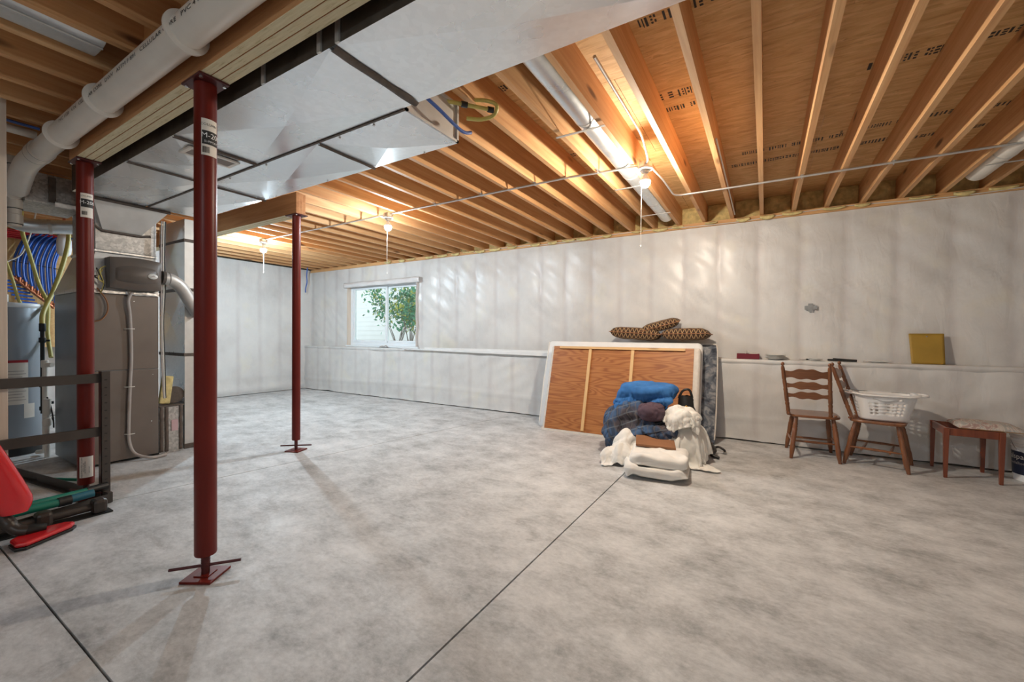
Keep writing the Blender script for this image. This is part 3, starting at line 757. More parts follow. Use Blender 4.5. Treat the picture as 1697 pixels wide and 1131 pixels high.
# ------------------------------------------------------------------ rectangular trunk ducts
DZ0, DZ1 = 2.39, 2.632
def duct_panel(x0, x1, y0, y1, sag=.010):
    """cross-broken sheet metal underside: four facets meeting at the centre"""
    m = MB(); cx_, cy_ = (x0+x1)/2, (y0+y1)/2
    m.add([(x0,y0,DZ0),(x1,y0,DZ0),(x1,y1,DZ0),(x0,y1,DZ0),(cx_,cy_,DZ0-sag)], [(0,4,1),(1,4,2),(2,4,3),(3,4,0)])
    return m
def duct_run(name, label, y0, y1, xs, end_open=False, side_mat=None):
    t = thing(name, label, 'duct', (xs[0], y0, DZ0))
    inv = Matrix.Translation((-xs[0], -y0, -DZ0))
    for i, (a, b) in enumerate(zip(xs[:-1], xs[1:])):
        p_ = duct_panel(a, b, y0, y1, .026 if i % 2 else .032); p_.xform(inv); p_.build('bottom_panel', MAT['galv_bright'], t)
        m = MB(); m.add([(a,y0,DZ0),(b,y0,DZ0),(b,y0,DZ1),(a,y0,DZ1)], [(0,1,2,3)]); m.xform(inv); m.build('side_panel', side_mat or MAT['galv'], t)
        m = MB(); m.add([(a,y1,DZ0),(b,y1,DZ0),(b,y1,DZ1),(a,y1,DZ1)], [(3,2,1,0)]); m.xform(inv); m.build('side_panel', MAT['galv'], t)
    m = MB(); m.box(xs[0], xs[-1], y0, y1, DZ1-.002, DZ1); m.xform(inv); m.build('top_panel', MAT['galv'], t)
    # end sheets
    e = MB(); e.box(xs[-1]-.002, xs[-1], y0+.012, y1-.012, DZ0+.012, DZ1-.01); e.xform(inv); e.build('end_panel', MAT['galv_dull'], t)
    return t, inv
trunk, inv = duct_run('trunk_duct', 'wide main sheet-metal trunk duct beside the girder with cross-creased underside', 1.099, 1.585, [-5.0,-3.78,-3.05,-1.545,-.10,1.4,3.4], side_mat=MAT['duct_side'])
def cleat(par, inv_, x, y0, y1, w=.035, rough=True, seed=0):
    m = MB()
    def fn(u, v):
        y = y0+(y1-y0)*u; ww = w*(1+(.35*nz(y*9, seed, 3) if rough else 0)); s_ = v*2-1
        return (x + s_*ww/2 + (.008*nz(y*7, seed) if rough else 0), y, DZ0 - .004 - .012*(1-abs(s_)**2))
    m.grid(fn, 30, 6); m.xform(inv_); m.build('drive_cleat', MAT['sealant'], par, smooth=60)
for i, x in enumerate((-3.78,-3.05,-1.545,-.10,1.4)): cleat(trunk, inv, x, 1.10, 1.585, .05 if x == -1.545 else .03, True, i)
for x in (-1.62,-1.50,-2.05,-.9):
    m = MB(); m.box(x-.012, x+.012, 1.088, 1.097, DZ0-.004, DZ1); m.xform(inv); m.build('hanger_strap', MAT['galv_dull'], trunk)
# register on the underside
gx0, gx1, gy0, gy1 = -3.25, -3.10, 1.20, 1.50
m = MB()
for a in ((gx0,gx1,gy0,gy0+.025),(gx0,gx1,gy1-.025,gy1),(gx0,gx0+.025,gy0+.025,gy1-.025),(gx1-.025,gx1,gy0+.025,gy1-.025)): m.box(a[0],a[1],a[2],a[3],DZ0-.022,DZ0-.010)
m.xform(inv); reg = m.build('register', MAT['pvc'], trunk, bev=.002)
for k in range(9):
    m = MB(); xx = gx0+.03+k*.011; m.box(xx, xx+.0035, gy0+.026, gy1-.026, DZ0-.021, DZ0-.012); m.xform(inv); m.build('louver', MAT['tube_grey'], reg)
m = MB(); m.box(gx0+.01, gx1-.01, gy0+.01, gy1-.01, DZ0-.0108, DZ0-.0098); m.xform(inv); m.build('register_back', MAT['black'], reg)
second, inv2 = duct_run('branch_duct', 'second sheet-metal duct alongside the trunk with an exposed end', 1.605, 2.045, [-5.0,-3.80,-2.385,-1.645])
for i, x in enumerate((-3.80,-2.385)): cleat(second, inv2, x, 1.606, 2.044, .026, True, i+9)
m = MB()
for z in (DZ0+.004, DZ1-.014): m.box(-1.645, -1.633, 1.605, 2.045, z-.004, z+.010)
for y in (1.609, 2.033): m.box(-1.645, -1.633, y-.004, y+.012, DZ0, DZ1)
m.xform(inv2); m.build('end_flange', MAT['galv_dull'], second)
m = MB(); m.box(-4.95, -1.64, 1.588, 1.602, DZ0-.006, DZ0+.004); m.xform(inv2); m.build('seam_strip', MAT['sealant'], second)
for k, (x, y) in enumerate(((-1.9,1.62),(-2.2,1.62),(-3.0,1.62),(-3.5,1.62),(-1.9,2.03),(-2.9,2.03),(-3.6,2.03))):
    m = MB(); m.lathe([(.006,-.006),(.006,0)], 8, (x,y,DZ0-.003)); m.xform(inv2); m.build('screw', MAT['galv_dull'], second)
# wires and flexible gas line near the open duct end
def wire(name, label, pts, r, mat, k=8, cat='cable'):
    m = MB(); m.tube(smooth_path(pts, k), r, 8); return tag(m.build(name, MAT[mat], smooth=60), label, cat)
wire('cable', 'blue cable arching over the end of the branch duct', [(-1.61,1.60,2.62),(-1.60,1.66,2.52),(-1.57,1.80,2.46),(-1.56,1.98,2.42),(-1.55,2.06,2.44)], .010, 'cable_blue')
wire('gas_line', 'yellow flexible gas line curling above the branch duct end', [(-1.60,2.08,2.66),(-1.50,2.13,2.655),(-1.44,2.17,2.63),(-1.47,2.19,2.585),(-1.55,2.17,2.57),(-1.63,2.12,2.575)], .012, 'csst', 8, 'gas line')
t = thing('gas_line', 'straight yellow gas pipe with dark couplings above the branch duct end', 'gas line', (-1.62, 1.96, 2.61))
m = MB(); m.tube([(-.06,-.04,0),(.15,.22,.0)], .012, 10); m.build('pipe', MAT['csst'], t, smooth=60)
for a in (.45, .95):
    m = MB(); m.tube([(-.06+.21*a-.012,-.04+.26*a-.015,0),(-.06+.21*a+.012,-.04+.26*a+.015,0)], .018, 10); m.build('coupling', MAT['black'], t, smooth=40)

# ------------------------------------------------------------------ white drain pipe along the girder
PY, PZ, PR = .835, 2.515, .066
t = thing('drain_pipe', 'thick white plastic drain pipe slung along the girder', 'pipe', (-5.3, PY, PZ))
m = MB(); m.cyl((.65,0,0), (8.6,0,0), PR, 40, caps=True); m.build('pipe', MAT['pvc'], t, smooth=40)
for x in (-4.02,-3.22,-2.18,-1.1,0.1):
    m = MB(); m.lathe([(PR*1.01,-.012),(PR*1.32,-.006),(PR*1.32,.006),(PR*1.01,.012)], 40, M=Matrix.Rotation(PI/2,3,'Y')); m.build('hanger_ring', MAT['pvc'], t, smooth=40, loc=(x+5.3,0,0))
m = MB(); m.lathe([(PR*1.02,0),(PR*1.13,.004),(PR*1.13,.14),(PR*1.02,.144)], 36, M=Matrix.Rotation(PI/2,3,'Y')); m.build('coupling', MAT['pvc'], t, smooth=40, loc=(.68,0,0))
m = MB(); m.tube(bendpath([(.72,0,0),(.30,0,-.005),(-.06,.02,-.12)], .2), PR*1.06, 32); m.build('elbow', MAT['pvc'], t, smooth=50)
for dx in (.69,.81):
    m = MB(); m.lathe([(PR*1.135,-.002),(PR*1.14,0),(PR*1.135,.002)], 36, M=Matrix.Rotation(PI/2,3,'Y')); m.build('joint_ring', MAT['black'], t, smooth=40, loc=(dx,0,0))
vs_, fs_ = text_mesh('PVC 1120   4 IN   CELLULAR CORE   DWV   ASTM F 891   CELLULAR CORE   PVC 4 IN   DWV   ASTM F 891   CELLULAR CORE   4 IN', .024)
xs_ = [v[0] for v in vs_]; sc = 2.9/(max(xs_)-min(xs_))
A0 = math.radians(187)
m = MB(); m.add([(3.0 + x_*sc, math.cos(A0 - y_/PR)*(PR+.0012), math.sin(A0 - y_/PR)*(PR+.0012)) for x_, y_, _ in vs_], fs_); m.build('print', MAT['ink'], t)['kind'] = 'stuff'

t = thing('drain_stack', 'vertical grey-white drain stack with couplings at the far left', 'pipe', (-5.47, .858, 0))
m = MB(); m.cyl((0,0,2.10), (0,0,2.87), .042, 32); m.build('pipe', MAT['pvc_grey'], t, smooth=40)
for z in (2.12, 2.25, 2.62, 2.74):
    m = MB(); m.lathe([(.042,0),(.050,.004),(.050,.08),(.042,.084)], 32, (0,0,z)); c = m.build('coupling', MAT['pvc_grey'], t, smooth=40)
    m = MB(); m.lathe([(.0505,-.002),(.051,0),(.0505,.002)], 32, (0,0,z)); m.build('joint_ring', MAT['black'], c)
m = MB(); m.tube([(.0,0,2.37),(.05,-.01,2.375)], .055, 28); m.build('branch', MAT['pvc'], t, smooth=40)
t = thing('small_pipe', 'thin white printed plastic pipe between the left joists', 'pipe', (-4.45, -.6, 2.60))
m = MB(); m.cyl((0,0,0), (0,1.4,0), .028, 20); m.build('pipe', MAT['pvc'], t, smooth=40)
wire('cable', 'blue tube beside the thin white pipe under the left joists', [(-4.36,-.5,2.622),(-4.36,.2,2.622),(-4.36,.8,2.622)], .010, 'cable_blue')
t = tag(MB().box(-.04,.04,-.05,.05,0,2.80).build('stud', MAT['lumber_z'], loc=(-4.165,.566,0), bev=.003), 'pale wall stud standing at the left edge of the picture', 'stud')

# ------------------------------------------------------------------ furnace
FX, FY0, FY1 = -5.09, 1.165, 1.715
t = thing('furnace', 'tall brown-grey furnace cabinet behind the red posts', 'furnace', (FX, FY0, 0))
W_ = FY1-FY0; D_ = .76
m = MB(); m.box(-D_, -.004, 0, W_, .02, 1.555, 0); m.build('cabinet', MAT['furnace_side'], t, bev=.006)
m = MB(); m.box(-.004, .010, .004, W_-.004, .86, 1.553); m.build('upper_door', MAT['furnace'], t, bev=.004)
m = MB(); m.box(-.004, .010, .004, W_-.004, .025, .853); m.build('lower_door', MAT['furnace'], t, bev=.004)
for y, z in ((.06,.80),(.5,.80),(.06,.45),(.49,.35),(.13,.30),(.36,1.5)):
    m = MB(); m.lathe([(.006,0),(.005,.004)], 8, (.010,y,z), M=Matrix.Rotation(PI/2,3,'Y')); m.build('screw', MAT['steel'], t)
m = MB(); m.box(-D_, .012, -.006, W_+.006, 1.556, 1.590); m.build('foil_band', MAT['foil'], t, bev=.006)
# coil case tapering to the plenum
def frus(x0,x1,y0,y1,z0,X0,X1,Y0,Y1,z1): 
    return MB().add([(x0,y0,z0),(x1,y0,z0),(x1,y1,z0),(x0,y1,z0),(X0,Y0,z1),(X1,Y0,z1),(X1,Y1,z1),(X0,Y1,z1)],[(0,3,2,1),(4,5,6,7),(0,1,5,4),(1,2,6,5),(2,3,7,6),(3,0,4,7)])
frus(-D_,0,0,W_,1.59,-D_+.05,-.05,.11,W_,1.93).build('coil_case', MAT['galv'], t, bev=.004)
m = MB(); m.box(-D_+.04, -.04, .10, W_+.006, 1.93, 1.955); m.build('foil_band', MAT['foil'], t, bev=.006)
m = MB(); m.box(-D_+.06, -.05, .11, W_, 1.955, 2.385); m.build('plenum', MAT['galv_speck'], t, bev=.004)
# sloped take-off up to the trunk
m = MB(); m.add([(-.048,.16,2.13),(-.048,.43,2.13),(.10,.60,2.375),(.10,.06,2.375),(-.048,.06,2.375),(-.048,.60,2.375)], [(0,1,2,3),(0,3,4),(1,5,2),(3,2,5,4)])
m.build('take_off', MAT['galv_dull'], t)
m = MB(); m.tube([(-.04,.05,2.20),(-.04,.155,2.125),(-.04,.44,2.125),(-.04,.50,2.14)], .012, 8); m.build('sealant_bead', MAT['sealant'], t, smooth=60)
m = MB(); m.tube([(.10,.05,2.375),(.10,.61,2.375)], .014, 8); m.build('sealant_bead', MAT['sealant'], t, smooth=60)
# spill of foil at the door head
m = MB(); m.grid(lambda u, v: (.014+.012*nz(u*6,v*3,1), .30+.26*u, 1.555+.04*v+.012*nz(u*9,v*2,5)), 14, 3); m.build('foil_patch', MAT['foil'], t, smooth=60, solid=.002)
# loop of brown control wire
m = MB(); m.tube(smooth_path([(.03,.10,1.60),(.035,.16,1.50),(.035,.17,1.40),(.03,.13,1.32),(.02,.07,1.30)],6), .006, 6); m.build('control_wire', MAT['kraft'], t, smooth=60)

t = thing('humidifier', 'dark brown humidifier box with a round badge mounted above the furnace door', 'humidifier', (FX-.02, 1.335, 1.60))
m = MB()
def hum(u, v):
    y = .37*u; a = v
    bul = .115 + .035*math.sin(PI*u)**.5*math.sin(PI*min(1,max(0,v)))**.6
    e = 1-.0*u
    z = .01+.27*v + (.015*(1-v)*math.sin(PI*u) - .015*v*math.sin(PI*u))*-1
    return (bul, y, z)
m.grid(hum, 20, 12)
front = len(m.v)
m.box(-.03, .114, 0, .37, .008, .282)
m.build('body', MAT['humid'], t, smooth=40)
m = MB(); m.grid(lambda u, v: (.118+.05*math.sin(PI*u)**.5*math.sin(PI*v)**.6, .02+.33*u, .055+.165*v+.02*(math.sin(PI*u))*(v-.5)*2), 20, 8); m.build('cover', MAT['humid'], t, smooth=50)
m = MB(); m.lathe([(.001,.006),(.026,.004),(.03,0)], 24, M=Matrix.Rotation(PI/2,3,'Y')); m.xform(Matrix.Diagonal((1,1.25,.85,1))); b_ = m.build('badge', MAT['china'], t, smooth=50, loc=(.165,.29,.135))
m = MB(); m.add([(.0075,-.022,-.004),(.0075,.022,-.004),(.0075,.004,.010)], [(0,1,2)]); m.build('badge_mark', MAT['tube_grey'], b_)
for k in range(5):
    rr = random.Random(k); m = MB(); m.tube(smooth_path([(.05,-.01-.02*k,.20-.03*k),(.09,-.06-.01*k,.12+rr.uniform(-.05,.05)),(.07,-.03,.04),(.06,-.05,-.05)],5), .005, 6); m.build('wire', MAT['romex_y' if k < 2 else 'black'], t, smooth=60)

t = thing('bypass_pipe', 'dull round metal elbow pipe running from the humidifier into the return duct', 'pipe', (FX, 1.70, 1.62))
m = MB(); m.tube(bendpath([(.03,.03,.125),(.03,.10,.12),(.02,.19,.06),(-.02,.36,-.22)], .07), .060, 24); m.build('pipe', MAT['galv_dull'], t, smooth=50)
for a, b_ in (((.03,.028,.125),(.03,.052,.123)),):
    m = MB(); m.tube([a, b_], .067, 24); m.build('collar', MAT['humid'], t, smooth=40)
for c in ((.03,.085,.12),(.022,.155,.085),(.012,.21,.03)):
    m = MB(); m.lathe([(.060,-.003),(.064,0),(.060,.003)], 24, M=Matrix.Rotation(-PI/2+(.9 if c[2] < .1 else 0),3,'X')); m.build('ridge', MAT['sealant'], t, smooth=50, loc=c)

wire('drain_tube', 'grey drain tube running down the furnace doors to the floor', [(FX+.05,1.50,1.58),(FX+.045,1.475,1.50),(FX+.035,1.49,1.35),(FX+.03,1.50,1.0),(FX+.03,1.49,.7),(FX+.03,1.48,.35),(FX+.03,1.485,.18),(FX+.06,1.52,.07),(FX+.12,1.62,.022),(FX+.10,1.74,.018)], .0135, 'tube_grey', 8, 'tube')
for z in (1.24, .70, .26):
    m = MB(); m.tube([(FX+.012,1.455,z),(FX+.05,1.47,z),(FX+.052,1.50,z),(FX+.046,1.52,z)], .004, 6); tag(m.build('tube_clip', MAT['romex'], smooth=60), {1.24:'upper',.70:'middle',.26:'lowest'}[z]+' pale clip holding the grey drain tube to the furnace', 'clip', 'drain tube clips')

t = thing('return_duct', 'tall sheet-metal return duct dropping to the floor right of the furnace', 'duct', (-5.16, 1.957, 0))
m = MB(); 
def xface(m, a, b, c, d, k=.012, n=(0,-1,0)):
    A, B, C, D = map(Vector, (a,b,c,d)); o = (A+B+C+D)/4 + Vector(n)*k
    m.add([A,B,C,D,o], [(0,1,4),(1,2,4),(2,3,4),(3,0,4)])
for z0, z1 in ((.46,.98),(.98,1.66),(1.66,2.39)):
    q = MB(); xface(q, (-.62,0,z0),(0,0,z0),(0,0,z1),(-.62,0,z1)); q.build('side_panel', MAT['galv_bright'], t)
for z0, z1 in ((0,.98),(.98,1.66),(1.66,2.39)):
    q = MB(); q.add([(0,0,z0),(0,.27,z0),(0,.27,z1),(0,0,z1)], [(0,1,2,3)]); q.build('front_panel', MAT['galv_dull'], t)
q = MB(); q.box(-.62, -.004, .004, .27, 0, 2.388); q.build('core', MAT['galv'], t)
for z in (.98, 1.66, 2.17):
    q = MB(); q.box(-.62, .006, -.008, .272, z-.016, z+.016); q.build('seam_band', MAT['sealant'], t, bev=.003)
q = MB(); q.grid(lambda u,v: (.0015, .09+.10*u, 1.84+.06*v), 1, 1); q.build('patch', MAT['furnace'], t)
q = MB(); q.box(.0, .012, -.01, .29, .0, .05); q.build('base_sealant', MAT['sealant'], t, bev=.004)

t = thing('filter_base', 'spangled sheet-metal box at floor level between the furnace and the return duct', 'duct', (-5.10, 1.722, 0))
m = MB(); m.box(-.5, -.004, .0, .20, .0, .47); m.build('box', MAT['galv_speck'], t, bev=.004)
for y in (.004, .045, .165):
    m = MB(); m.grid(lambda u, v: (.0+.002, y+.03*u+.005*nz(v*8,y*30,1), .02+.45*v), 2, 14); m.build('sealant_strip', MAT['sealant'], t, smooth=60, solid=.004)
m = MB(); m.box(.0,.003,.10,.155,.22,.33); m.build('sticker', plain('pink_sticker', (.62,.42,.44), .6), t)
m = MB(); m.box(-.5,.004,-.002,.205,.465,.48); m.build('sealant_edge', MAT['sealant'], t, bev=.004)
t = thing('furnace_filter', 'old rolled furnace filter leaning behind the filter box', 'filter', (-5.17, 1.80, .481))
m = MB(); m.obox((0,0,.15), (.05,.09,.28), Matrix.Rotation(-.12,3,'X')); m.build('media', MAT['insul'], t, bev=.01)
m = MB(); m.lathe([(.085,0),(.085,.012)], 24, (-.02,.075,.092), M=Matrix.Rotation(PI/2,3,'Y')); m.build('end_disc', MAT['sealant'], t, smooth=40)
# wiring bundle hanging between furnace and return duct
for k, (mt, off) in enumerate((('tube_grey',0),('romex',.018),('black',.03))):
    wire('cable', ('grey','white','black')[k]+' wire of the bundle hanging beside the furnace', [(FX+.02,1.735+off,2.30),(FX+.02,1.728+off,1.95),(FX+.02,1.732+off,1.62),(FX+.02,1.729+off*.6,1.3),(FX+.02,1.733+off*.8,.95),(FX+.025,1.742+off*.6,.66),(FX+.02,1.75+off*.5,.56)], .006, mt)

# ------------------------------------------------------------------ branch box, flue and the pipes at the far left
t = thing('insulated_duct', 'grey spangled duct box below the drain pipe elbow', 'duct', (-5.62, .92, 2.32))
m = MB(); m.box(-.25,.25,-.02,.34,.0,.26); m.build('box', MAT['galv_speck'], t, bev=.004)
m = MB(); m.box(.251,.262,.115,.16,.02,.24); m.build('seam_strip', MAT['sealant'], t, bev=.003)
m = MB(); m.grid(lambda u, v: (.26+.02*v, .15+.19*u, -.02+.05*v+.012*nz(u*7,v*3,2)), 14, 4); m.build('foil_patch', MAT['foil'], t, smooth=60, solid=.004)
t = thing('flue_pipe', 'shiny galvanized flue pipe sloping under the grey duct box', 'pipe', (-6.2, 1.0, 2.2))
m = MB(); m.tube(bendpath([(-.05,-.22,.22),(.02,0,.03),(.10,.40,.09)], .12), .07, 28); m.build('pipe', MAT['galv'], t, smooth=50)
m = MB(); m.tube([(.06,.18,.055),(.065,.205,.058)], .075, 28); m.build('collar', MAT['galv_dull'], t, smooth=40)

t = thing('water_heater', 'blue-grey cylindrical water heater at the far left', 'water heater', (-6.43, .945, 0))
m = MB(); m.lathe([(.255,.10),(.262,.11),(.262,1.46),(.25,1.485),(.10,1.495),(.02,1.497)], 56); m.build('tank', MAT['heater'], t, smooth=40)
m = MB(); m.lathe([(.25,.0),(.268,.005),(.268,.098),(.25,.10)], 56); m.build('base_ring', MAT['black'], t, smooth=40)
m = MB(); m.lathe([(.263,1.44),(.266,1.445),(.266,1.47),(.255,1.487)], 56); m.build('top_rim', MAT['vinyl'], t, smooth=40)
def on_tank(a0,a1,z0,z1,mat,name,par,dr=.0015):
    q = MB(); q.grid(lambda u, v: (math.cos(a0+(a1-a0)*u)*(.262+dr), math.sin(a0+(a1-a0)*u)*(.262+dr), z0+(z1-z0)*v), 12, 1); return q.build(name, mat, par, smooth=60)
lab = on_tank(-.18,.42,.50,.93,MAT['paper'],'label',t)
on_tank(-.18,.42,.905,.93,plain('label_red',(.45,.03,.04),.5),'label_stripe',lab,.0025)
for k in range(11): on_tank(-.12,.36-.05*(k%3),.54+k*.028,.546+k*.028,MAT['tube_grey'],'text_line',lab,.0025)
on_tank(.30,.62,.36,.50,MAT['paper'],'rating_label',t)
m = MB(); m.lathe([(.055,0),(.055,.07)], 20, (.12,-.05,1.495)); m.build('draft_hood', MAT['galv_dull'], t, smooth=40)
# black gas pipe with valve
t = thing('gas_pipe', 'black iron gas pipe with tees beside the water heater', 'gas pipe', (-6.10, 1.132, 0))
m = MB(); m.cyl((0,0,.40),(0,0,1.25), .016, 14); m.build('pipe', MAT['blackmetal'], t, smooth=40)
for z, r, h in ((1.21,.024,.08),(1.10,.026,.05),(.66,.025,.06),(.43,.024,.04)):
    m = MB(); m.lathe([(r*.9,0),(r,.006),(r,h-.006),(r*.9,h)], 14, (0,0,z)); m.build('fitting', MAT['blackmetal'], t, smooth=40)
m = MB(); m.cyl((0,0,.69),(.03,.06,.69), .015, 12); m.lathe([(.022,-.01),(.022,.01)], 12, (.03,.06,.69)); m.build('valve', MAT['blackmetal'], t, smooth=40)
m = MB(); m.cyl((0,-.02,1.12),(0,.05,1.12), .010, 10); m.build('valve_handle', MAT['blackmetal'], t, smooth=40)
# white condensate pipes
t = thing('condensate_pipe', 'thin white plastic condensate pipe standing on the floor by the furnace', 'pipe', (-5.98, 1.125, 0))
m = MB(); m.tube(bendpath([(0,0,.92),(0,0,.045),(-.09,-.035,.03)], .04), .020, 16); m.build('pipe', MAT['pvc'], t, smooth=50)
m = MB(); m.lathe([(.024,.86),(.027,.865),(.027,.925),(.024,.93)], 16); m.tube([(0,0,.885),(.07,.035,.885)], .021, 16); m.build('tee', MAT['pvc'], t, smooth=40)
for z in (.52,.36):
    m = MB(); m.cyl((0,0,z),(.05,.02,z), .008, 10); m.lathe([(.018,-.012),(.018,.012)], 10, (.06,.03,z)); m.build('pipe_clamp', MAT['blackmetal'], t, smooth=40)
t = thing('trap_pipe', 'short white plastic trap with a rounded cap beside the condensate pipe', 'pipe', (-5.895, 1.122, 0))
m = MB(); m.cyl((0,0,.10),(0,0,.56), .019, 16); m.build('pipe', MAT['pvc'], t, smooth=40)
m = MB(); m.lathe([(.02,.30),(.03,.305),(.034,.34),(.028,.375),(.01,.385)], 18); m.build('cap', MAT['pvc'], t, smooth=50)
m = MB(); m.lathe([(.026,.41),(.028,.415),(.028,.56),(.02,.565)], 18); m.build('sleeve', MAT['pvc'], t, smooth=50)
m = MB(); m.tube(smooth_path([(0,.0,.58),(.01,.02,.50),(.03,.035,.36),(.02,.04,.28)],5), .006, 6); m.build('hose', MAT['black'], t, smooth=50)
m = MB(); m.lathe([(.02,0),(.02,.10)], 14, (0,0,.0)); m.build('foot', MAT['pvc'], t, smooth=40)
# yellow gas hoses
wire('gas_line', 'pale yellow gas line sloping down behind the blue tubes', [(-6.62,1.085,2.47),(-6.62,1.09,2.25),(-6.60,1.14,2.0),(-6.58,1.20,1.7),(-6.5,1.245,1.5),(-6.30,1.205,1.2),(-6.15,1.20,.95)], .017, 'csst', 8, 'gas line')
wire('gas_line', 'thick yellow gas line curving down to the black pipe', [(-6.55,1.415,2.42),(-6.55,1.41,2.2),(-6.5,1.36,1.95),(-6.4,1.27,1.65),(-6.22,1.16,1.40),(-6.10,1.132,1.262)], .020, 'csst', 8, 'gas line')
wire('cable', 'pale yellow cable dropping onto the top of the water heater', [(-6.5,.95,1.95),(-6.42,.985,1.75),(-6.40,1.02,1.56),(-6.40,1.04,1.49)], .013, 'romex_y')
wire('cable', 'thin pink and grey cable looping behind the yellow gas line', [(-6.9,1.24,2.55),(-6.9,1.20,2.3),(-6.9,1.13,2.05),(-6.9,1.03,1.95),(-6.9,.95,1.85)], .007, 'pvc')

# blue and red water tubes with their manifold on the wall
panel = tag(MB().box(-.02,0,-.75,.8,0,1.75).build('plywood_board', MAT['osb'], loc=(-8.42,1.5,1.0)), 'wafer-board backing panel behind the water tubes', 'panel')
t = thing('water_manifold', 'manifold of bright blue water tubes curving above the water heater', 'manifold', (-8.2, 1.3, 1.55))
for k in range(15):
    f = k/14; y0_ = .0+.36*f; off = .022*(k % 2); ze = .36*(1-f)+.0
    pth = [(-.04+off, y0_+.15, .96), (-.03+off, y0_+.06, .84), (off, y0_-.015, .60), (off, y0_-.02, .40), (off, y0_+.0, ze+.02)]
    m = MB(); m.tube(smooth_path(pth, 7), .0125, 8); m.build('blue_tube', MAT['pex_blue'], t, smooth=60)
    m = MB(); e = Vector(pth[-1]); m.cyl(e+Vector((0,0,.0)), e+Vector((0,-.005,-.05)), .016, 10); m.build('crimp', MAT['copper'], t, smooth=40)
m = MB(); m.tube([(.01,-.04,.36),(.01,.33,-.02)], .02, 12); m.build('header', MAT['copper'], t, smooth=40)
m = MB(); m.tube(smooth_path([(.03,-.05,.555),(.03,.15,.53),(.03,.42,.50)],6), .005, 6); m.build('tie_band', MAT['black'], t, smooth=60)
for k in range(9):
    z = -.02-.045*k; m = MB(); m.tube([(-.02,-.16+.03*k,z+.33),(-.02,.06+.02*k,z+.32)], .0125, 8); m.build('blue_tube', MAT['pex_blue'], t, smooth=60)
t = thing('red_tubes', 'red hot-water tubes running level above the blue ones', 'water tubes', (-8.28, 1.2, 2.42))
for k in range(5):
    m = MB(); m.tube(smooth_path([(0.02*k,-.2,.045*k*.5),(0.02*k,.2,.02*k),(0.02*k,.45-.02*k,-.02+.03*k),(0.02*k,.62,-.04+.015*k)],6), .0125, 8); m.build('red_tube', MAT['pex_red'], t, smooth=60)
m = MB(); m.tube(smooth_path([(-.02,.2,.10),(0,.4,.14),(0,.6,.10)],6), .0125, 8); m.build('blue_tube', MAT['pex_blue'], t, smooth=60)
t = thing('expansion_tank', 'small white expansion tank hanging by the yellow gas line', 'tank', (-7.6, 1.60, 2.16))
m = MB(); m.lathe([(.01,0),(.04,.008),(.062,.04),(.068,.10),(.068,.20),(.055,.26),(.02,.29)], 32); m.build('shell', MAT['white_plastic'], t, smooth=50)
m = MB(); m.lathe([(.015,.29),(.015,.56)], 12); m.build('stem', MAT['copper'], t, smooth=40)
for k, (y_, z_) in enumerate(((1.35,2.55),(1.75,2.60))):
    pass
# small dark hose on the floor behind the post
t = thing('hose_end', 'short green hose piece with a black end on the floor behind the labelled post', 'hose', (-4.95, .93, 0))
m = MB(); m.tube([(0,0,.02),(.25,.13,.02)], .012, 10); m.build('hose', MAT['green'], t, smooth=50)
m = MB(); m.tube([(-.09,-.04,.022),(-.05,-.025,.024),(0,0,.022)], [.014,.022,.016], 12); m.build('nozzle', MAT['black'], t, smooth=50)

# ------------------------------------------------------------------ steel rack, hand tools and vacuum
RX = -4.07
t = thing('steel_rack', 'dark grey steel rack frame with punched upright at the left', 'rack', (RX, 1.035, 0))
m = MB(); m.box(-.028,.028,-.003,.0,.03,.925); m.box(.025,.028,-.003,.045,.03,.925); m.build('upright', MAT['rack'], t)
for k in range(15):
    q = MB(); q.box(.0281,.0288,.014,.028,.09+k*.055,.098+k*.055); q.build('slot', MAT['black'], t)
for z in (.875,.49):
    q = MB(); q.box(-.004,.0,-1.0,-.003,z-.032,z+.032); q.box(-.03,-.004,-1.0,-.003,z+.029,z+.032); q.build('beam', MAT['rack'], t, bev=.001)
q = MB(); q.beam((.13,.02,.035),(-1.55,-.24,.035), .006, .065); q.beam((.13,.0,.004),(-1.55,-.26,.004), .04, .005); q.build('floor_rail', MAT['rack'], t)
q = MB(); q.beam((.13,.02,.035),(.30,-.75,.035), .006, .065); q.build('floor_rail', MAT['rack'], t)
q = MB(); q.box(.10,.135,.0,.03,.003,.075); q.build('foot_cap', MAT['rack'], t, bev=.004)
q = MB(); q.box(-.03,.03,-1.05,-.99,.03,.925); q.build('upright', MAT['rack'], t)

def rod(name, label, cat, pts, r, mat, extra=()):
    t = thing(name, label, cat, pts[0]); o = Vector(pts[0])
    m = MB(); m.tube([Vector(p)-o for p in pts], r, 14); m.build('shaft', MAT[mat], t, smooth=50)
    for nm, a, b, rr_, mt in extra:
        m = MB(); m.tube([Vector(a)-o, (Vector(a)+Vector(b))/2-o, Vector(b)-o], rr_, 16); m.build(nm, MAT[mt], t, smooth=45)
    return t
rod('garden_tool', 'green tubular tool handle lying on the rack foot, rear one', 'tool', [(-3.98,.56,.10),(-4.02,.98,.10)], .022, 'green', [('grip',(-4.02,.95,.10),(-4.04,1.06,.10),.027,'black')])
rod('garden_tool', 'green tubular tool handle in front with a teal grip', 'tool', [(-3.84,.42,.11),(-3.86,.80,.11)], .025, 'green', [('grip',(-3.865,.80,.11),(-3.88,.95,.115),.026,'grip_teal'),('collar',(-3.86,.78,.11),(-3.865,.84,.11),.03,'black')])
t = thing('roller_bar', 'dark brown roller bar with square knobs lying along the rack foot', 'exercise bar', (-3.76, .45, .05))
m = MB(); m.tube([(0,-.1,0),(-.03,.50,0)], .024, 16); m.build('bar', MAT['darkbrown'], t, smooth=50)
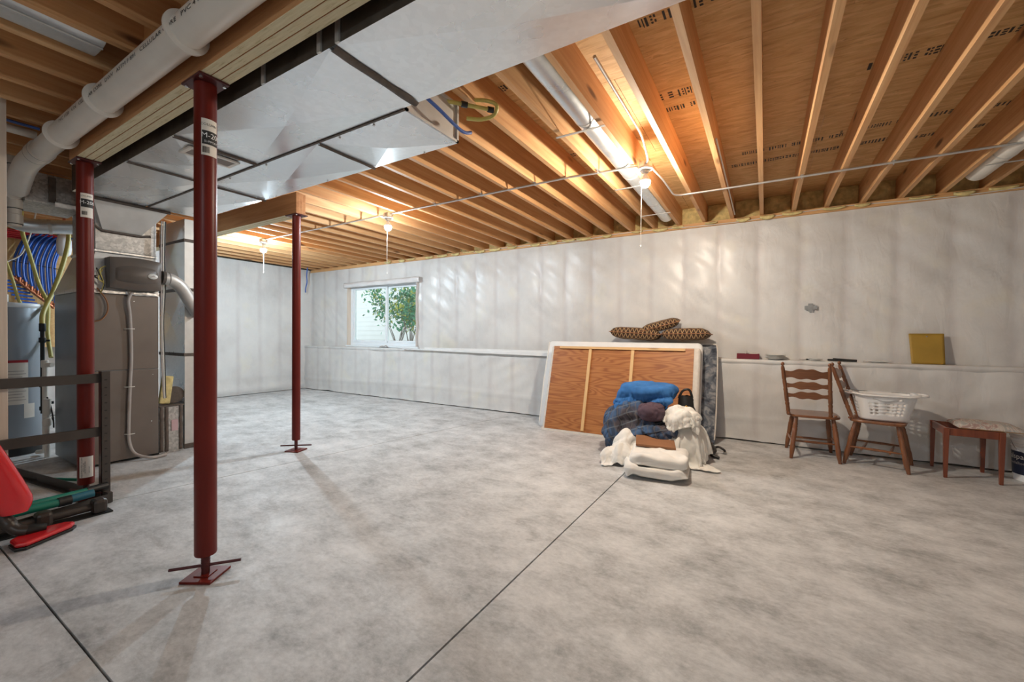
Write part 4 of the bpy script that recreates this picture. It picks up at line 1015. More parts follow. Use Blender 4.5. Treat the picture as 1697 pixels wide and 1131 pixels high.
for y in (.25,.50):
    m = MB(); m.obox((-.015,y,.005), (.09,.075,.09)); m.build('knob', MAT['darkbrown'], t, bev=.02)
m = MB(); m.box(-.06,.03,-.2,.56,-.048,-.040); m.build('base_strip', MAT['blackmetal'], t)

t = thing('vacuum', 'bright red stick vacuum cleaner at the left edge', 'vacuum', (-3.66, .52, 0), 0)
def vb(u, v):
    a = 2*PI*u; z = .17+.66*v
    w = .10*(1-.62*v**1.6)*(1-.45*(max(0,.14-v)/.14)**2); d = .07*(1-.5*v**1.5)
    cxn = .0; lean = .045-.20*v
    ex = .62
    return (math.copysign(abs(math.cos(a))**ex, math.cos(a))*d - .02 + .04*v, math.copysign(abs(math.sin(a))**ex, math.sin(a))*w + lean, z)
m = MB(); m.grid(vb, 40, 24, closeu=True); m.add([vb(i/40,0) for i in range(40)], [tuple(range(39,-1,-1))]); m.add([vb(i/40,1) for i in range(40)], [tuple(range(40))]); m.build('body', MAT['vac_red'], t, smooth=50)
m = MB(); m.grid(lambda u, v: tuple(Vector(vb(-.145+.010*u, .10+.85*v))+Vector((.002,-.002,0))), 1, 20); m.build('trim_line', MAT['black'], t, smooth=60)
m = MB(); m.grid(lambda u, v: tuple(Vector(vb(.86+.10*u, .18+.22*v))+Vector((.003,-.003,0))), 6, 6); m.build('vent_panel', plain('vacuum_dark_red', (.40,.012,.017), .35), t, smooth=60)
m = MB(); m.tube(smooth_path([(-.02,.0,.17),(.0,.02,.12),(.03,.05,.075),(.05,.09,.06)],6), [.035]*9+[.03]*10, 18); m.build('neck', MAT['darkbrown'], t, smooth=50)
m = MB(); m.tube([(.04,.06,.065),(.05,.10,.062),(.055,.16,.055)], [.026,.03,.022], 18); m.build('swivel', MAT['black'], t, smooth=50)
hp = [(.03,.06),(.0,.13),(-.03,.27),(.02,.305),(.11,.20),(.19,.085),(.17,.045),(.08,.04)]
hp = [(.18,.02),(.20,.06),(.09,.26),(.05,.285),(.01,.25),(.0,.15),(.03,.06),(.08,.015)]
m = MB(); m.prism(hp, .018, .045); m.build('head', MAT['vac_red'], t, bev=.012)
m = MB(); m.prism([(x*1.03-.003, y*1.03-.004) for x, y in hp], .002, .018); m.build('bumper', MAT['black'], t, bev=.003)
m = MB(); m.lathe([(.02,-.14),(.035,-.12),(.035,-.02),(.02,0)], 16, (-.05,-.14,.55)); m.build('hose_cap', MAT['green_pale'], t, smooth=50)

# ------------------------------------------------------------------ box spring and mattresses leaning on the ledge
def rbox(w, h, d, r=.05, nu=8, fn=None):
    """rounded slab in local x (width), z (height), y (depth, front = 0)"""
    m = MB(); k = 6; prof = []
    def ring(inset, y):
        out = []
        for cx_, cz_, a0 in ((w/2-r, r, -PI/2), (w/2-r, h-r, 0), (-w/2+r, h-r, PI/2), (-w/2+r, r, PI)):
            for i in range(k+1):
                a = a0 + PI/2*i/k; rr = r-inset
                out.append((cx_+math.cos(a)*rr, y, cz_+math.sin(a)*rr))
        return out
    e = min(.025, d*.3); rings = [ring(e, 0), ring(e*.3, e*.3), ring(0, e), ring(0, d-e), ring(e*.3, d-e*.3), ring(e, d)]
    n = len(rings[0]); V = [p for r_ in rings for p in r_]; F = []
    for i in range(len(rings)-1):
        for j in range(n): F.append((i*n+j, i*n+(j+1)%n, (i+1)*n+(j+1)%n, (i+1)*n+j))
    F.append(tuple(range(n-1,-1,-1))); F.append(tuple((len(rings)-1)*n+j for j in range(n)))
    return m.add(V, F)
def leaning(name, label, cat, x, y, rz, tilt):
    t = thing(name, label, cat, (x, y, 0)); t.rotation_euler = Euler((-tilt, 0, rz), 'XYZ'); return t
TILT = .288
RZ = .036
t = leaning('box_spring', 'box spring turned to show its plywood back and thin wooden slats', 'box spring', -1.53, 4.825, RZ, TILT)
BW, BH = 1.84, 1.13
rbox(BW, BH, .15, .03).build('fabric_case', MAT['ticking'], t, smooth=50)
m = MB(); m.box(-BW/2+.04, BW/2-.07, -.006, .004, .03, BH-.012); m.build('plywood_panel', MAT['plywood'], t)
for x in (-.37, .165):
    m = MB(); m.box(x-.019, x+.019, -.024, -.007, .045, BH-.05); m.build('slat', MAT['slat'], t, bev=.002)
m = MB(); m.box(-BW/2+.13, BW/2-.16, -.030, -.007, BH-.048, BH-.018); m.build('slat', MAT['slat_x'], t, bev=.002)
m = MB(); m.box(-BW/2+.0, BW/2, -.004, .0, .0, .04); m.build('bottom_hem', MAT['ticking'], t)
for k in range(14):
    rr = random.Random(k); m = MB(); m.box(-.006,.006,-.0085,-.006,-.002,.002); m.build('staple', MAT['steel'], t, loc=(-BW/2+.05, 0, .1+k*.075))
t = leaning('mattress', 'white covered mattress behind the plywood-backed box spring', 'mattress', -1.60, 4.987, RZ, TILT)
rbox(1.98, 1.19, .10, .06).build('cover', MAT['mattress_white'], t, smooth=50)
m = MB(); m.tube([(-.97,-.002,.06),(-.985,.004,.6),(-.97,-.002,1.17)], .006, 8); m.build('piping', MAT['white_cloth'], t, smooth=60)
# quilted mattress, third layer
t = leaning('mattress', 'grey-blue quilted mattress at the right end of the leaning stack', 'mattress', -1.46, 5.112, RZ, TILT)
m = rbox(2.00, 1.16, .115, .07)
m.build('core', MAT['quilt'], t, smooth=50)
m = MB()
def qf(u, v):
    x = .60+.39*u; z = .03+1.13*v; q = .115
    a = abs(((x+z) % (2*q))/q-1); b_ = abs(((x-z) % (2*q))/q-1)
    d = (min(a,1-a if a>.5 else a) , )[0]
    puff = min(abs(math.sin(PI*(x+z)/(2*q))), abs(math.sin(PI*(x-z)/(2*q))))**.5
    edge = min(1, (1-u)*8)*min(1, v*14, (1-v)*14)
    return (x, -.001-.020*puff*edge, z)
m.grid(qf, 34, 80); m.build('quilted_top', MAT['quilt'], t, smooth=70)
m = MB(); pts_ = [(.99,.004,.06),(1.0,.004,.3),(1.0,.004,.9),(.99,.004,1.13),(.96,.004,1.17),(.8,.004,1.18)]; m.tube(smooth_path(pts_,5), .008, 8); m.build('piping', MAT['ticking'], t, smooth=60)
m = MB(); m.box(1.001,1.004,.03,.06,.55,.66); m.build('law_tag', MAT['paper'], t)

# trellis cushions on top of the stack
def cushion(label, loc, rot, w, d, h, seed):
    t = thing('cushion', label, 'cushion', loc, 0, 'brown trellis cushions on the mattress stack'); t.rotation_euler = rot
    m = MB()
    def f(sgn):
        def g_(u, v):
            a, b_ = u*2-1, v*2-1; e = (1-abs(a)**5)*(1-abs(b_)**5)
            pin = 1-.10*(1-abs(a)**2)*abs(b_)**2 ; pin2 = 1-.10*(1-abs(b_)**2)*abs(a)**2
            return (a*w/2*pin2, b_*d/2*pin, sgn*h/2*max(0,e)**.45 + .006*nz(a*3+seed, b_*3, sgn))
        return g_
    m.grid(f(1), 24, 18); q = MB(); q.grid(f(-1), 24, 18); m.add(q.v, [tuple(reversed(f_)) for f_ in q.f]); o = m.build('cover', MAT['lattice'], t, smooth=80)
    uv = [(i/24*(w+h), j/18*(d+h)) for j in range(19) for i in range(25)]*2
    ul = o.data.uv_layers.new(name='uv')
    for lp in o.data.loops: ul.data[lp.index].uv = uv[lp.vertex_index]
    m = MB(); g_ = f(0); pts_ = [g_(i/12,0) for i in range(13)]+[g_(1,i/10) for i in range(1,11)]+[g_(1-i/12,1) for i in range(1,13)]+[g_(0,1-i/10) for i in range(1,11)]
    m.tube(pts_, .006, 6); m.build('piping', MAT['kraft'], t, smooth=60)
cushion('brown trellis cushion lying left on top of the mattress stack', (-1.42, 5.42, 1.245), (-.05,.06,.12), .62, .32, .15, 1)
cushion('brown trellis cushion lying right on top of the mattress stack', (-.82, 5.44, 1.24), (-.04,-.02,-.05), .54, .30, .14, 2)
cushion('brown trellis cushion tilted up between the other two on the stack', (-1.13, 5.46, 1.345), (.10,-.27,.10), .48, .30, .12, 3)

# ------------------------------------------------------------------ heap of bedding
def lump(c, r, rz=0, amp=.12, fs=2.5, seed=0, boxy=1.0, sub=5, tilt=(0,0), st=(1,.45,1), zmin=None):
    """soft cloth lump: rounded folds parted by creases"""
    bm = bmesh.new(); bmesh.ops.create_icosphere(bm, subdivisions=sub, radius=1.0)
    R = Euler((tilt[0], tilt[1], rz)).to_matrix(); C = Vector(c); out = MB()
    vs_ = []
    for v in bm.verts:
        n = v.co.normalized(); p = Vector([math.copysign(abs(q)**boxy, q) for q in n])
        w = noise.noise_vector(p*.9 + Vector((seed,0,0)))*.6
        q1 = Vector((p.x*st[0], p.y*st[1], p.z*st[2]))*fs + w + Vector((0,seed,0))
        f1 = math.sqrt(abs(noise.noise(q1))*1.4+.002); f2 = math.sqrt(abs(noise.noise(q1*2.1+w))*1.4+.002)
        d = 1 + amp*(f1*1.0 + f2*.42 - .7) + amp*.5*noise.noise(p*1.3+Vector((seed,2,0)))
        q = R @ (Vector((p.x*r[0], p.y*r[1], p.z*r[2]))*d) + C
        zm = .004 if zmin is None else zmin
        q.z = max(q.z, zm + .008*abs(noise.noise(q*9)))
        vs_.append(q)
    bm.verts.index_update(); fs2 = [tuple(v.index for v in f.verts) for f in bm.faces]; bm.free()
    return out.add(vs_, fs2)
def heap(name, label, cat, mat, c, r, **kw):
    m = lump((0,0,c[2]), r, **kw); return tag(m.build(name, mat, smooth=120, loc=(c[0],c[1],0)), label, cat)
def settle(name, mat, c, w, d, rz, colliders, frames=42, res=44, expand=.2, thick=.012, parent=None, seed=0, stiff=4.0, tilt=0.0, fold=.022, ff=9.0, fdir=(0,0,1)):
    """let a sheet of cloth fall over the things below it, then keep the settled shape as plain mesh"""
    m = MB(); R = Euler((tilt, 0, rz)).to_matrix(); nu = max(12, int(res*w/max(w,d))); nv = max(12, int(res*d/max(w,d)))
    m.grid(lambda u, v: tuple(R @ Vector(((u-.5)*w, (v-.5)*d, .03*nz(u*6, v*6, seed)+.015*nz(u*14, v*14, seed+1))) + Vector(c)), nu, nv)
    o = m.build(name, mat, None, smooth=170)
    cm = o.modifiers.new('cloth', 'CLOTH'); cs = cm.settings
    cs.quality = 6; cs.mass = .25; cs.tension_stiffness = stiff*3; cs.compression_stiffness = stiff*3; cs.shear_stiffness = stiff; cs.bending_stiffness = .03
    cs.air_damping = 2.0
    o.shape_key_add(name='Basis'); rk = o.shape_key_add(name='rest')
    for i_, v in enumerate(o.data.vertices): rk.data[i_].co = Vector(c) + (v.co-Vector(c))*(1+expand)
    cs.rest_shape_key = rk
    cm.collision_settings.distance_min = .008; cm.collision_settings.collision_quality = 3; cm.collision_settings.use_self_collision = False; cm.collision_settings.friction = 80
    cm.point_cache.frame_start = 1; cm.point_cache.frame_end = frames+2
    fl = MB().box(c[0]-2, c[0]+2, c[1]-2, c[1]+2, -.3, .0).build('tmp_floor', mat)
    cols = [fl] + list(colliders)
    for q in cols:
        k = q.modifiers.new('collide', 'COLLISION'); k.settings.thickness_outer = .006; k.settings.cloth_friction = 80
    for f in range(1, frames+1): scene.frame_set(f)
    dg = bpy.context.evaluated_depsgraph_get(); me = bpy.data.meshes.new_from_object(o.evaluated_get(dg))
    for q in cols:
        for k in list(q.modifiers):
            if k.type == 'COLLISION': q.modifiers.remove(k)
    o.modifiers.clear(); o.shape_key_clear(); old = o.data; o.data = me; bpy.data.meshes.remove(old); bpy.data.objects.remove(fl)
    nrm = [v.normal.copy() for v in me.vertices]; dv = Vector(fdir).normalized()
    for v, n in zip(me.vertices, nrm):
        if n.z < -.2: n = -n
        q = v.co*ff; w_ = noise.noise_vector(v.co*4+Vector((seed,0,0)))*1.1
        al = q.dot(dv); q = (q - dv*al) + dv*al*.22 + w_*.8 + Vector((0,seed*3.1,0))
        k = noise.noise(q)*1.1 + .6*(math.sqrt(abs(noise.noise(q*1.3+Vector((5,0,0))))*1.5+.004)-.45)
        v.co += n*fold*k
        v.co.z = max(v.co.z, .004+thick/2)
    scene.frame_set(1)
    if parent is not None:
        o.parent = parent; me.transform(Matrix.Translation(-parent.location))
    if thick:
        md = o.modifiers.new('solid', 'SOLIDIFY'); md.thickness = thick; md.offset = 0
    md = o.modifiers.new('sub', 'SUBSURF'); md.levels = 1; md.render_levels = 1
    me.polygons.foreach_set('use_smooth', [True]*len(me.polygons))
    return o
def proxy(c, r, rz=0, boxy=.8):
    bm = bmesh.new(); bmesh.ops.create_icosphere(bm, subdivisions=3, radius=1.0); R = Matrix.Rotation(rz, 3, 'Z'); me = bpy.data.meshes.new('tmp_core')
    for v in bm.verts:
        n = v.co.normalized(); p = Vector([math.copysign(abs(q)**boxy, q) for q in n]); v.co = R @ Vector((p.x*r[0], p.y*r[1], p.z*r[2])) + Vector(c)
    bm.to_mesh(me); bm.free(); o = bpy.data.objects.new('tmp_core', me); COL.objects.link(o); return o
def drop(objs):
    for q in objs: bpy.data.objects.remove(q)

# folded white pad in front, two layers
t = thing('folded_pad', 'white mattress pad folded in two at the front of the bedding heap', 'bedding', (-.80, 3.80, 0), .14)
def softbox(w, d, h, z0, seed, amp=.012, r=.07):
    m = MB()
    def fn(u, v):
        a = 2*PI*u; ph = (v-.5)*PI
        ce = lambda t_, e: math.copysign(abs(t_)**e, t_)
        x = w/2*ce(math.cos(a), .25)*ce(math.cos(ph), .25); y = d/2*ce(math.sin(a), .25)*ce(math.cos(ph), .25); z = h/2*ce(math.sin(ph), .35)
        k = amp*nz(x*9+seed, y*9, z*14)+amp*.8*(1-2*abs(nz(x*5+y*4, z*12, seed)))
        return (x*(1+k), y*(1+k), max(z0+h/2+z+k*.6, .003))
    m.grid(fn, 80, 36, closeu=True); return m
softbox(.50,.46,.098,.0,1,.07).build('lower_fold', MAT['white_cloth'], t, smooth=80)
softbox(.46,.44,.105,.094,2,.04).build('upper_fold', MAT['white_cloth'], t, smooth=80, loc=(.02,.01,0))
t = tag(MB().box(-.17,.17,-.14,.14,0,.02).build('cardboard_folder', MAT['kraft'], bev=.003, loc=(-.86,4.0,.222)), 'flat brown cardboard folder lying on the folded white pad', 'folder'); t.rotation_euler = (.10,.04,.25)
bpy.context.view_layer.update()
# right: cream sheet over a low mound, left: white sheet bunched on the floor
core = [proxy((-.68,4.40,.16), (.20,.26,.22)), proxy((-.80,4.25,.10), (.16,.22,.16))]
tag(settle('sheet', MAT['cream_cloth'], (-.62,4.30,.50), .78, .98, .15, core, 40, 54, .25, .010, seed=2, fold=.02, ff=8), 'cream sheet draped down the right side of the bedding heap', 'bedding'); drop(core)
core = [proxy((-1.17,3.99,.06), (.10,.13,.10)), proxy((-1.12,4.12,.10), (.12,.10,.14)), proxy((-1.24,3.90,.04), (.07,.07,.07))]
tag(settle('sheet', MAT['white_cloth'], (-1.18,4.00,.34), .44, .54, .3, core, 36, 48, .34, .010, seed=7, fold=.05, ff=11, fdir=(.3,.6,.7)), 'crumpled white sheet spilling onto the floor left of the folded pad', 'bedding'); drop(core)
t = thing('pillow', 'crumpled cream pillow on the right side of the bedding heap', 'pillow', (-.68,4.27,0))
lump((0,0,.41), (.13,.12,.09), amp=.08, fs=1.2, seed=8, zmin=.32).build('filling', MAT['cream_cloth'], t, smooth=120)
core = [proxy((-.68,4.27,.40), (.145,.13,.11)), proxy((-.66,4.36,.18), (.22,.24,.20))]
settle('case', MAT['cream_cloth'], (-.67,4.24,.60), .44, .42, .4, core, 34, 44, .35, .010, t, seed=21, fold=.035, ff=9, fdir=(.5,-.3,.8)); drop(core)
t = thing('comforter', 'dark blue and brown plaid comforter bunched in the middle of the bedding heap', 'comforter', (-1.1,4.4,0))
lump((-.0,.04,.25), (.33,.24,.23), rz=.3, amp=.10, fs=1.5, seed=2).build('inner_fold', MAT['plaid'], t, smooth=120)
core = [proxy((-1.10,4.44,.26), (.34,.25,.24)), proxy((-.88,4.24,.24), (.18,.14,.10)), proxy((-1.32,4.34,.16), (.10,.16,.16)), proxy((-1.02,4.22,.22),(.16,.12,.10))]
settle('outer_fold', MAT['plaid'], (-1.10,4.34,.64), .94, .72, .25, core, 44, 62, .10, .022, t, seed=4, fold=.055, ff=8, fdir=(.5,.2,1)); 
settle('corner_fold', MAT['plaid'], (-.90,4.20,.50), .46, .30, -.3, core, 36, 36, .10, .022, t, seed=14, fold=.03, ff=8)
drop(core)
t = thing('blanket', 'bright blue fleece blanket folded on top of the bedding heap', 'blanket', (-1.1,4.5,0))
lump((.06,.02,.60), (.25,.19,.085), amp=.10, fs=1.2, seed=6, boxy=.62, zmin=.46, st=(.5,1.4,.7)).build('inner_fold', MAT['blue_cloth'], t, smooth=120)
core = [proxy((-1.04,4.52,.60), (.265,.205,.10), 0, .6), proxy((-1.26,4.47,.40), (.09,.14,.22)), proxy((-1.10,4.44,.28), (.33,.25,.24))]
settle('outer_fold', MAT['blue_cloth'], (-1.09,4.46,.80), .72, .54, .06, core, 40, 60, .07, .018, t, seed=9, fold=.04, ff=9, fdir=(1,.15,.1))
drop(core)
heap('pillow', 'purple-brown pillow wedged into the plaid comforter', 'pillow', MAT['purple_cloth'], (-.94,4.20,.47), (.125,.10,.09), rz=-.2, amp=.16, fs=1.3, seed=5, boxy=.75, zmin=.33)
t = thing('handbag', 'black handbag with a gold buckle tucked behind the bedding heap', 'bag', (-.69,4.62,.40), .2)
m = MB(); m.grid(lambda u, v: (.10*math.cos(2*PI*u)*(1-.45*v)+.02*nz(u*9,v*3,1), .06*math.sin(2*PI*u)*(1-.5*v), .20*v+.02*nz(u*7,v*5,2)), 24, 10, closeu=True); m.build('body', MAT['black'], t, smooth=60)
m = MB(); m.tube([(-.03,-.065,.08),(.0,-.07,.105),(.035,-.065,.085),(.0,-.068,.06),(-.03,-.065,.08)], .007, 8); m.build('buckle', plain('brass', (.65,.42,.12), .25, .9), t, smooth=50)
m = MB(); m.tube(smooth_path([(-.07,0,.17),(-.03,0,.25),(.03,0,.26),(.06,0,.18)],6), .012, 8); m.build('handle', MAT['black'], t, smooth=50)
t = thing('black_belt', 'tangled black strap bag on the floor at the mattress corner', 'bag', (-.47,4.75,0), .3)
m = MB(); m.tube(smooth_path([(-.14,.1,.22),(-.06,.02,.20),(.0,.05,.10),(.03,-.05,.05),(-.02,-.14,.03),(.04,-.2,.016)],8), [.035-.0005*i for i in range(41)], 10); m.build('strap', MAT['black'], t, smooth=50)
m = MB(); m.tube(smooth_path([(.0,-.02,.05),(.08,.03,.07),(.13,.0,.05),(.15,.05,.02)],6), .012, 8); m.build('tie', MAT['black'], t, smooth=50)
m = MB(); m.lathe([(.001,0),(.02,.003),(.02,.012),(.001,.016)], 12, (.15,.05,.01)); m.build('tip', MAT['ticking'], t, smooth=50)

# ------------------------------------------------------------------ ladder-back chairs
TURN = [(0,.72),(.06,.80),(.14,1.0),(.22,1.12),(.30,1.15),(.36,1.0),(.38,1.12),(.40,.98),(.55,1.12),(.70,1.18),(.74,1.0),(.76,1.16),(.79,.98),(.82,1.14),(.85,.96),(1,.86)]
def turned(p0, p1, r, prof, n=14):
    p0, p1 = Vector(p0), Vector(p1); return MB().tube([p0.lerp(p1, a) for a, _ in prof], [r*b for _, b in prof], n)
def chair(label, loc, rz, lean=(0,0)):
    t = thing('ladder_back_chair', label, 'chair', loc, rz, 'oak ladder-back chairs')
    # saddle seat
    m = MB(); poly = []
    for i in range(40):
        a = 2*PI*i/40; ce = lambda q, e: math.copysign(abs(q)**e, q)
        poly.append((.218*ce(math.cos(a), .42)*(1-.04*math.sin(a)*-1), .205*ce(math.sin(a), .42)))
    m.prism(poly, .412, .436); m.build('seat', MAT['oak_x'], t, bev=.008)
    for sx in (-1, 1):
        for sy in (-1, 1):
            turned((sx*.197, sy*.228, .0), (sx*.150, sy*.150, .413), .0195, TURN).build('leg', MAT['oak'], t, smooth=50)
        turned((sx*.186, -.19, .17), (sx*.186, .19, .17), .009, [(0,.8),(.5,1.4),(1,.8)]).build('stretcher', MAT['oak_x'], t, smooth=50)
        turned((sx*.172+lean[0], -.172, .43), (sx*.188+lean[1], -.330, .925), .0165, [(0,.9),(.03,1.15),(.06,.85),(.10,1.1),(.2,1.0),(.24,1.2),(.27,.9),(.3,1.15),(.5,1.05),(.53,1.2),(.56,.95),(.7,1.1),(.73,.95),(.76,1.15),(.9,1.0),(.95,1.05),(1,.8)]).build('back_post', MAT['oak'], t, smooth=50)
        m = MB(); d = Vector((0,-.30,.95)).normalized()
        m.lathe([(.006,-.012),(.010,-.004),(.008,.0),(.015,.012),(.016,.022),(.010,.034),(.002,.038)], 14, (sx*.188+lean[1],-.332,.93)); m.build('finial', MAT['oak'], t, smooth=50)
        m = MB(); m.lathe([(.006,0),(.014,.006),(.012,.018),(.004,.022)], 12, (sx*.19+lean[0]*.6,-.19,.436)); m.build('seat_button', MAT['oak'], t, smooth=50)
    turned((-.19,.10,.155), (.19,.10,.155), .009, [(0,.8),(.5,1.4),(1,.8)]).build('stretcher', MAT['oak_x'], t, smooth=50)
    turned((-.19,-.10,.155), (.19,-.10,.155), .009, [(0,.8),(.5,1.4),(1,.8)]).build('stretcher', MAT['oak_x'], t, smooth=50)
    for zc, h0 in ((.848,.088),(.735,.064),(.635,.060)):
        m = MB()
        yy = -.172 - .158*(zc-.43)/.495
        def sl(side):
            def f(u, v):
                x = -.178+.356*u; q = x/.178
                top = .5*h0 + .012*math.cos(q*PI*1.0) - .006*math.cos(q*PI*3)
                bot = -.5*h0 - (.012*math.cos(q*PI*1.0) - .006*math.cos(q*PI*3))*.9 + .010*(1-abs(q))
                z = bot+(top-bot)*v
                return (x + lean[0]+(lean[1]-lean[0])*(zc+z-.43)/.495, yy - .016*(1-q*q)*1.0 - .32*(z) + side*.006, zc+z)
            return f
        m.grid(sl(1), 24, 4); q = MB(); q.grid(sl(-1), 24, 4); m.add(q.v, [tuple(reversed(f)) for f in q.f])
        n1 = 25*5
        rim = [i for i in range(25)]+[25*j+24 for j in range(1,5)]+[100+i for i in range(23,-1,-1)]+[25*j for j in range(3,0,-1)]
        m.f += [(rim[i], rim[(i+1)%len(rim)], rim[(i+1)%len(rim)]+n1, rim[i]+n1) for i in range(len(rim))]; m.m += [0]*len(rim)
        m.build('back_slat', MAT['oak_x'], t, smooth=50)
    return t
chair('oak ladder-back chair facing the wall with its back to the room', (.423, 5.262, 0), .05, (-.045,-.10))
chair('oak ladder-back chair turned sideways holding the white laundry basket', (.938, 5.237, 0), -1.835)

# laundry basket
t = thing('laundry_basket', 'white plastic laundry basket with punched holes on the chair seat', 'basket', (.965, 5.215, .437), -.03)
def bk(u, v, off=0):
    a = 2*PI*u; ce = lambda q, e: math.copysign(abs(q)**e, q)
    w = .175+.055*v; d = .125+.05*v
    return ((w+off)*ce(math.cos(a), .55), (d+off)*ce(math.sin(a), .55), .005+.24*v)
m = MB(); nu, nv = 72, 16
vs_ = [bk(i/nu, j/nv) for j in range(nv+1) for i in range(nu)]; fs_ = []
for j in range(nv):
    for i in range(nu):
        hole = (i % 2 == 0 and j in (4,6,8,10) and (3 < ((i+9) % 18) < 15)) or (i % 2 == 0 and j == 13 and 5 < ((i+9) % 18) < 13)
        if not hole: fs_.append((j*nu+i, j*nu+(i+1)%nu, (j+1)*nu+(i+1)%nu, (j+1)*nu+i))
m.add(vs_, fs_); m.build('side_wall', MAT['white_plastic'], t, smooth=60, solid=.003)
m = MB(); m.add([bk(i/60, 0) for i in range(60)], [tuple(range(59,-1,-1))]); m.build('bottom', MAT['white_plastic'], t, solid=.003)
m = MB(); m.grid(lambda u, v: tuple(Vector(bk(u, 1, .0+.022*math.sin(PI*v)*1.0+.004)) + Vector((0,0,.012-.024*v+.006*math.cos(4*PI*u)))), 80, 6, closeu=True); m.build('rim', MAT['white_plastic'], t, smooth=60, solid=.003)
for sx in (-1, 1):
    m = MB()
    for sy in (-1,1): m.tube(smooth_path([(sx*.205,sy*.10,.245),(sx*.27,sy*.095,.248),(sx*.298,sy*.06,.248),(sx*.305,0,.248)],6), .010, 10)
    m.build('handle', MAT['white_plastic'], t, smooth=50)
for sy in (-1, 1):
    m = MB(); m.grid(lambda u, v: (-.09+.18*u, sy*(.172+.012*v), .215+.035*v-.03*(1-v)*math.sin(PI*u)), 14, 4); m.build('grip_lip', MAT['white_plastic'], t, smooth=60, solid=.004)

# ------------------------------------------------------------------ stool with a displaced pad
t = thing('stool', 'low cherry-wood stool frame with tapered legs, its seat pad off centre', 'stool', (1.528, 5.25, 0), -.03)
for sx in (-1,1):
    for sy in (-1,1):
        m = MB(); m.obox((sx*.165, sy*.195, .218), (.038,.038,.436), taper=.62); m.build('leg', MAT['cherry'], t, bev=.003)
for sy in (-1,1):
    m = MB(); m.box(-.146,.146,sy*.195-.011,sy*.195+.011,.372,.434); m.build('apron', MAT['cherry'], t, bev=.003)
for sx in (-1,1):
    m = MB(); m.box(sx*.165-.011,sx*.165+.011,-.176,.176,.372,.434); m.build('apron', MAT['cherry'], t, bev=.003)
t = thing('seat_pad', 'faded floral seat pad resting askew on the stool frame', 'cushion', (1.645, 5.25, .437), -.06)
m = MB()
def sp(s_):
    def f(u, v):
        a, b_ = u*2-1, v*2-1; e = max(0, (1-abs(a)**4)*(1-abs(b_)**4))**.5
        return (a*.20, b_*.195, .008 + (.042*e if s_ > 0 else 0) + .004*nz(a*4,b_*4,1))
    return f
m.grid(sp(1), 28, 28); q = MB(); q.grid(sp(-1), 28, 28); m.add(q.v, [tuple(reversed(f)) for f in q.f]); m.build('cover', MAT['floral'], t, smooth=70)
m = MB(); m.box(-.19,.19,-.185,.185,.0,.009); m.build('board', MAT['lumber_x'], t)

# paint bucket at the right edge
t = thing('paint_bucket', 'white plastic paint bucket with a dark blue label at the right edge', 'bucket', (1.99, 5.35, 0))
m = MB(); m.lathe([(.125,.003),(.130,.0),(.143,.33),(.146,.335),(.15,.34),(.15,.36),(.146,.362),(.146,.375),(.14,.378)], 48); m.build('pail', MAT['white_plastic'], t, smooth=40)
m = MB(); m.lathe([(.152,.37),(.154,.372),(.154,.392),(.14,.396),(.01,.394)], 48); m.build('lid', MAT['white_plastic'], t, smooth=40)
for z in (.31,.285):
    m = MB(); m.lathe([(.1425,z),(.147,z+.004),(.1425,z+.008)], 48); m.build('rib', MAT['white_plastic'], t, smooth=40)
def pr(a, z, dr=0): r_ = .130+.013*z/.33+.0015+dr; return (math.cos(a)*r_, math.sin(a)*r_, z)
LA0 = math.radians(-120)
m = MB(); m.grid(lambda u, v: pr(LA0-2.0+3.6*u, .055+.195*v), 48, 1); lab = m.build('label', MAT['ink_blue'], t, smooth=60)
for body, zc, size, mt, ac in (('Valspar', .205, .062, 'white_ink', -.80), ('medallion', .150, .034, 'tube_grey', -.74)):
    vs_, fs_ = text_mesh(body, size); m = MB(); m.add([pr(LA0+ac+.0+x_/.137, zc+y_, .001) for x_, y_, _ in vs_], fs_); m.build('print', MAT[mt], lab)['kind'] = 'stuff'
m = MB(); m.tube(smooth_path([(-.15,0,.33),(-.13,-.09,.26),(0,-.165,.22),(.13,-.09,.26),(.15,0,.33)],8), .003, 6); m.build('bail_handle', MAT['steel'], t, smooth=50)

# ------------------------------------------------------------------ things on the ledge
LY = 5.64; LT = LZ+.003
t = thing('card_tray', 'maroon box tray with white string on the ledge', 'box', (-.17, LY, LT), .06)
m = MB()
for a in ((-.115,.115,-.05,-.044),(-.115,.115,.044,.05),(-.115,-.109,-.044,.044),(.109,.115,-.044,.044)): m.box(a[0],a[1],a[2],a[3],.0,.06)
m.box(-.109,.109,-.044,.044,.0,.004); m.build('tray', MAT['maroon'], t)
m = MB(); m.tube(smooth_path([(-.03,0,.05),(-.01,.01,.09),(.02,0,.075),(.05,-.01,.08),(.08,.0,.075),(.07,.02,.06),(.0,.0,.065),(-.02,-.02,.095)],6), .0035, 6); m.build('string', MAT['romex'], t, smooth=50)
m = MB(); m.box(.02,.10,-.03,.03,.045,.066); m.build('contents', MAT['romex'], t, bev=.006)
t = thing('plate_stack', 'stack of white plates on the ledge beside the maroon tray', 'plates', (.103, LY-.005, LT))
for k in range(4):
    m = MB(); m.lathe([(.045,.0),(.05,.003),(.085,.012),(.102,.018),(.103,.021),(.084,.016),(.04,.006)], 36, (0,0,k*.012)); m.build('plate', MAT['china'], t, smooth=50)
t = thing('spoon', 'steel spoon with a black handle on the ledge', 'spoon', (.36, LY-.02, LT))
m = MB(); m.grid(lambda u, v: (.034*(2*u-1), .022*(2*v-1)*math.sqrt(max(0,1-(2*u-1)**2)), .004+.016*((2*u-1)**2*.3+(2*v-1)**2*.5)), 14, 8); m.build('bowl', MAT['steel'], t, smooth=70, solid=.003)
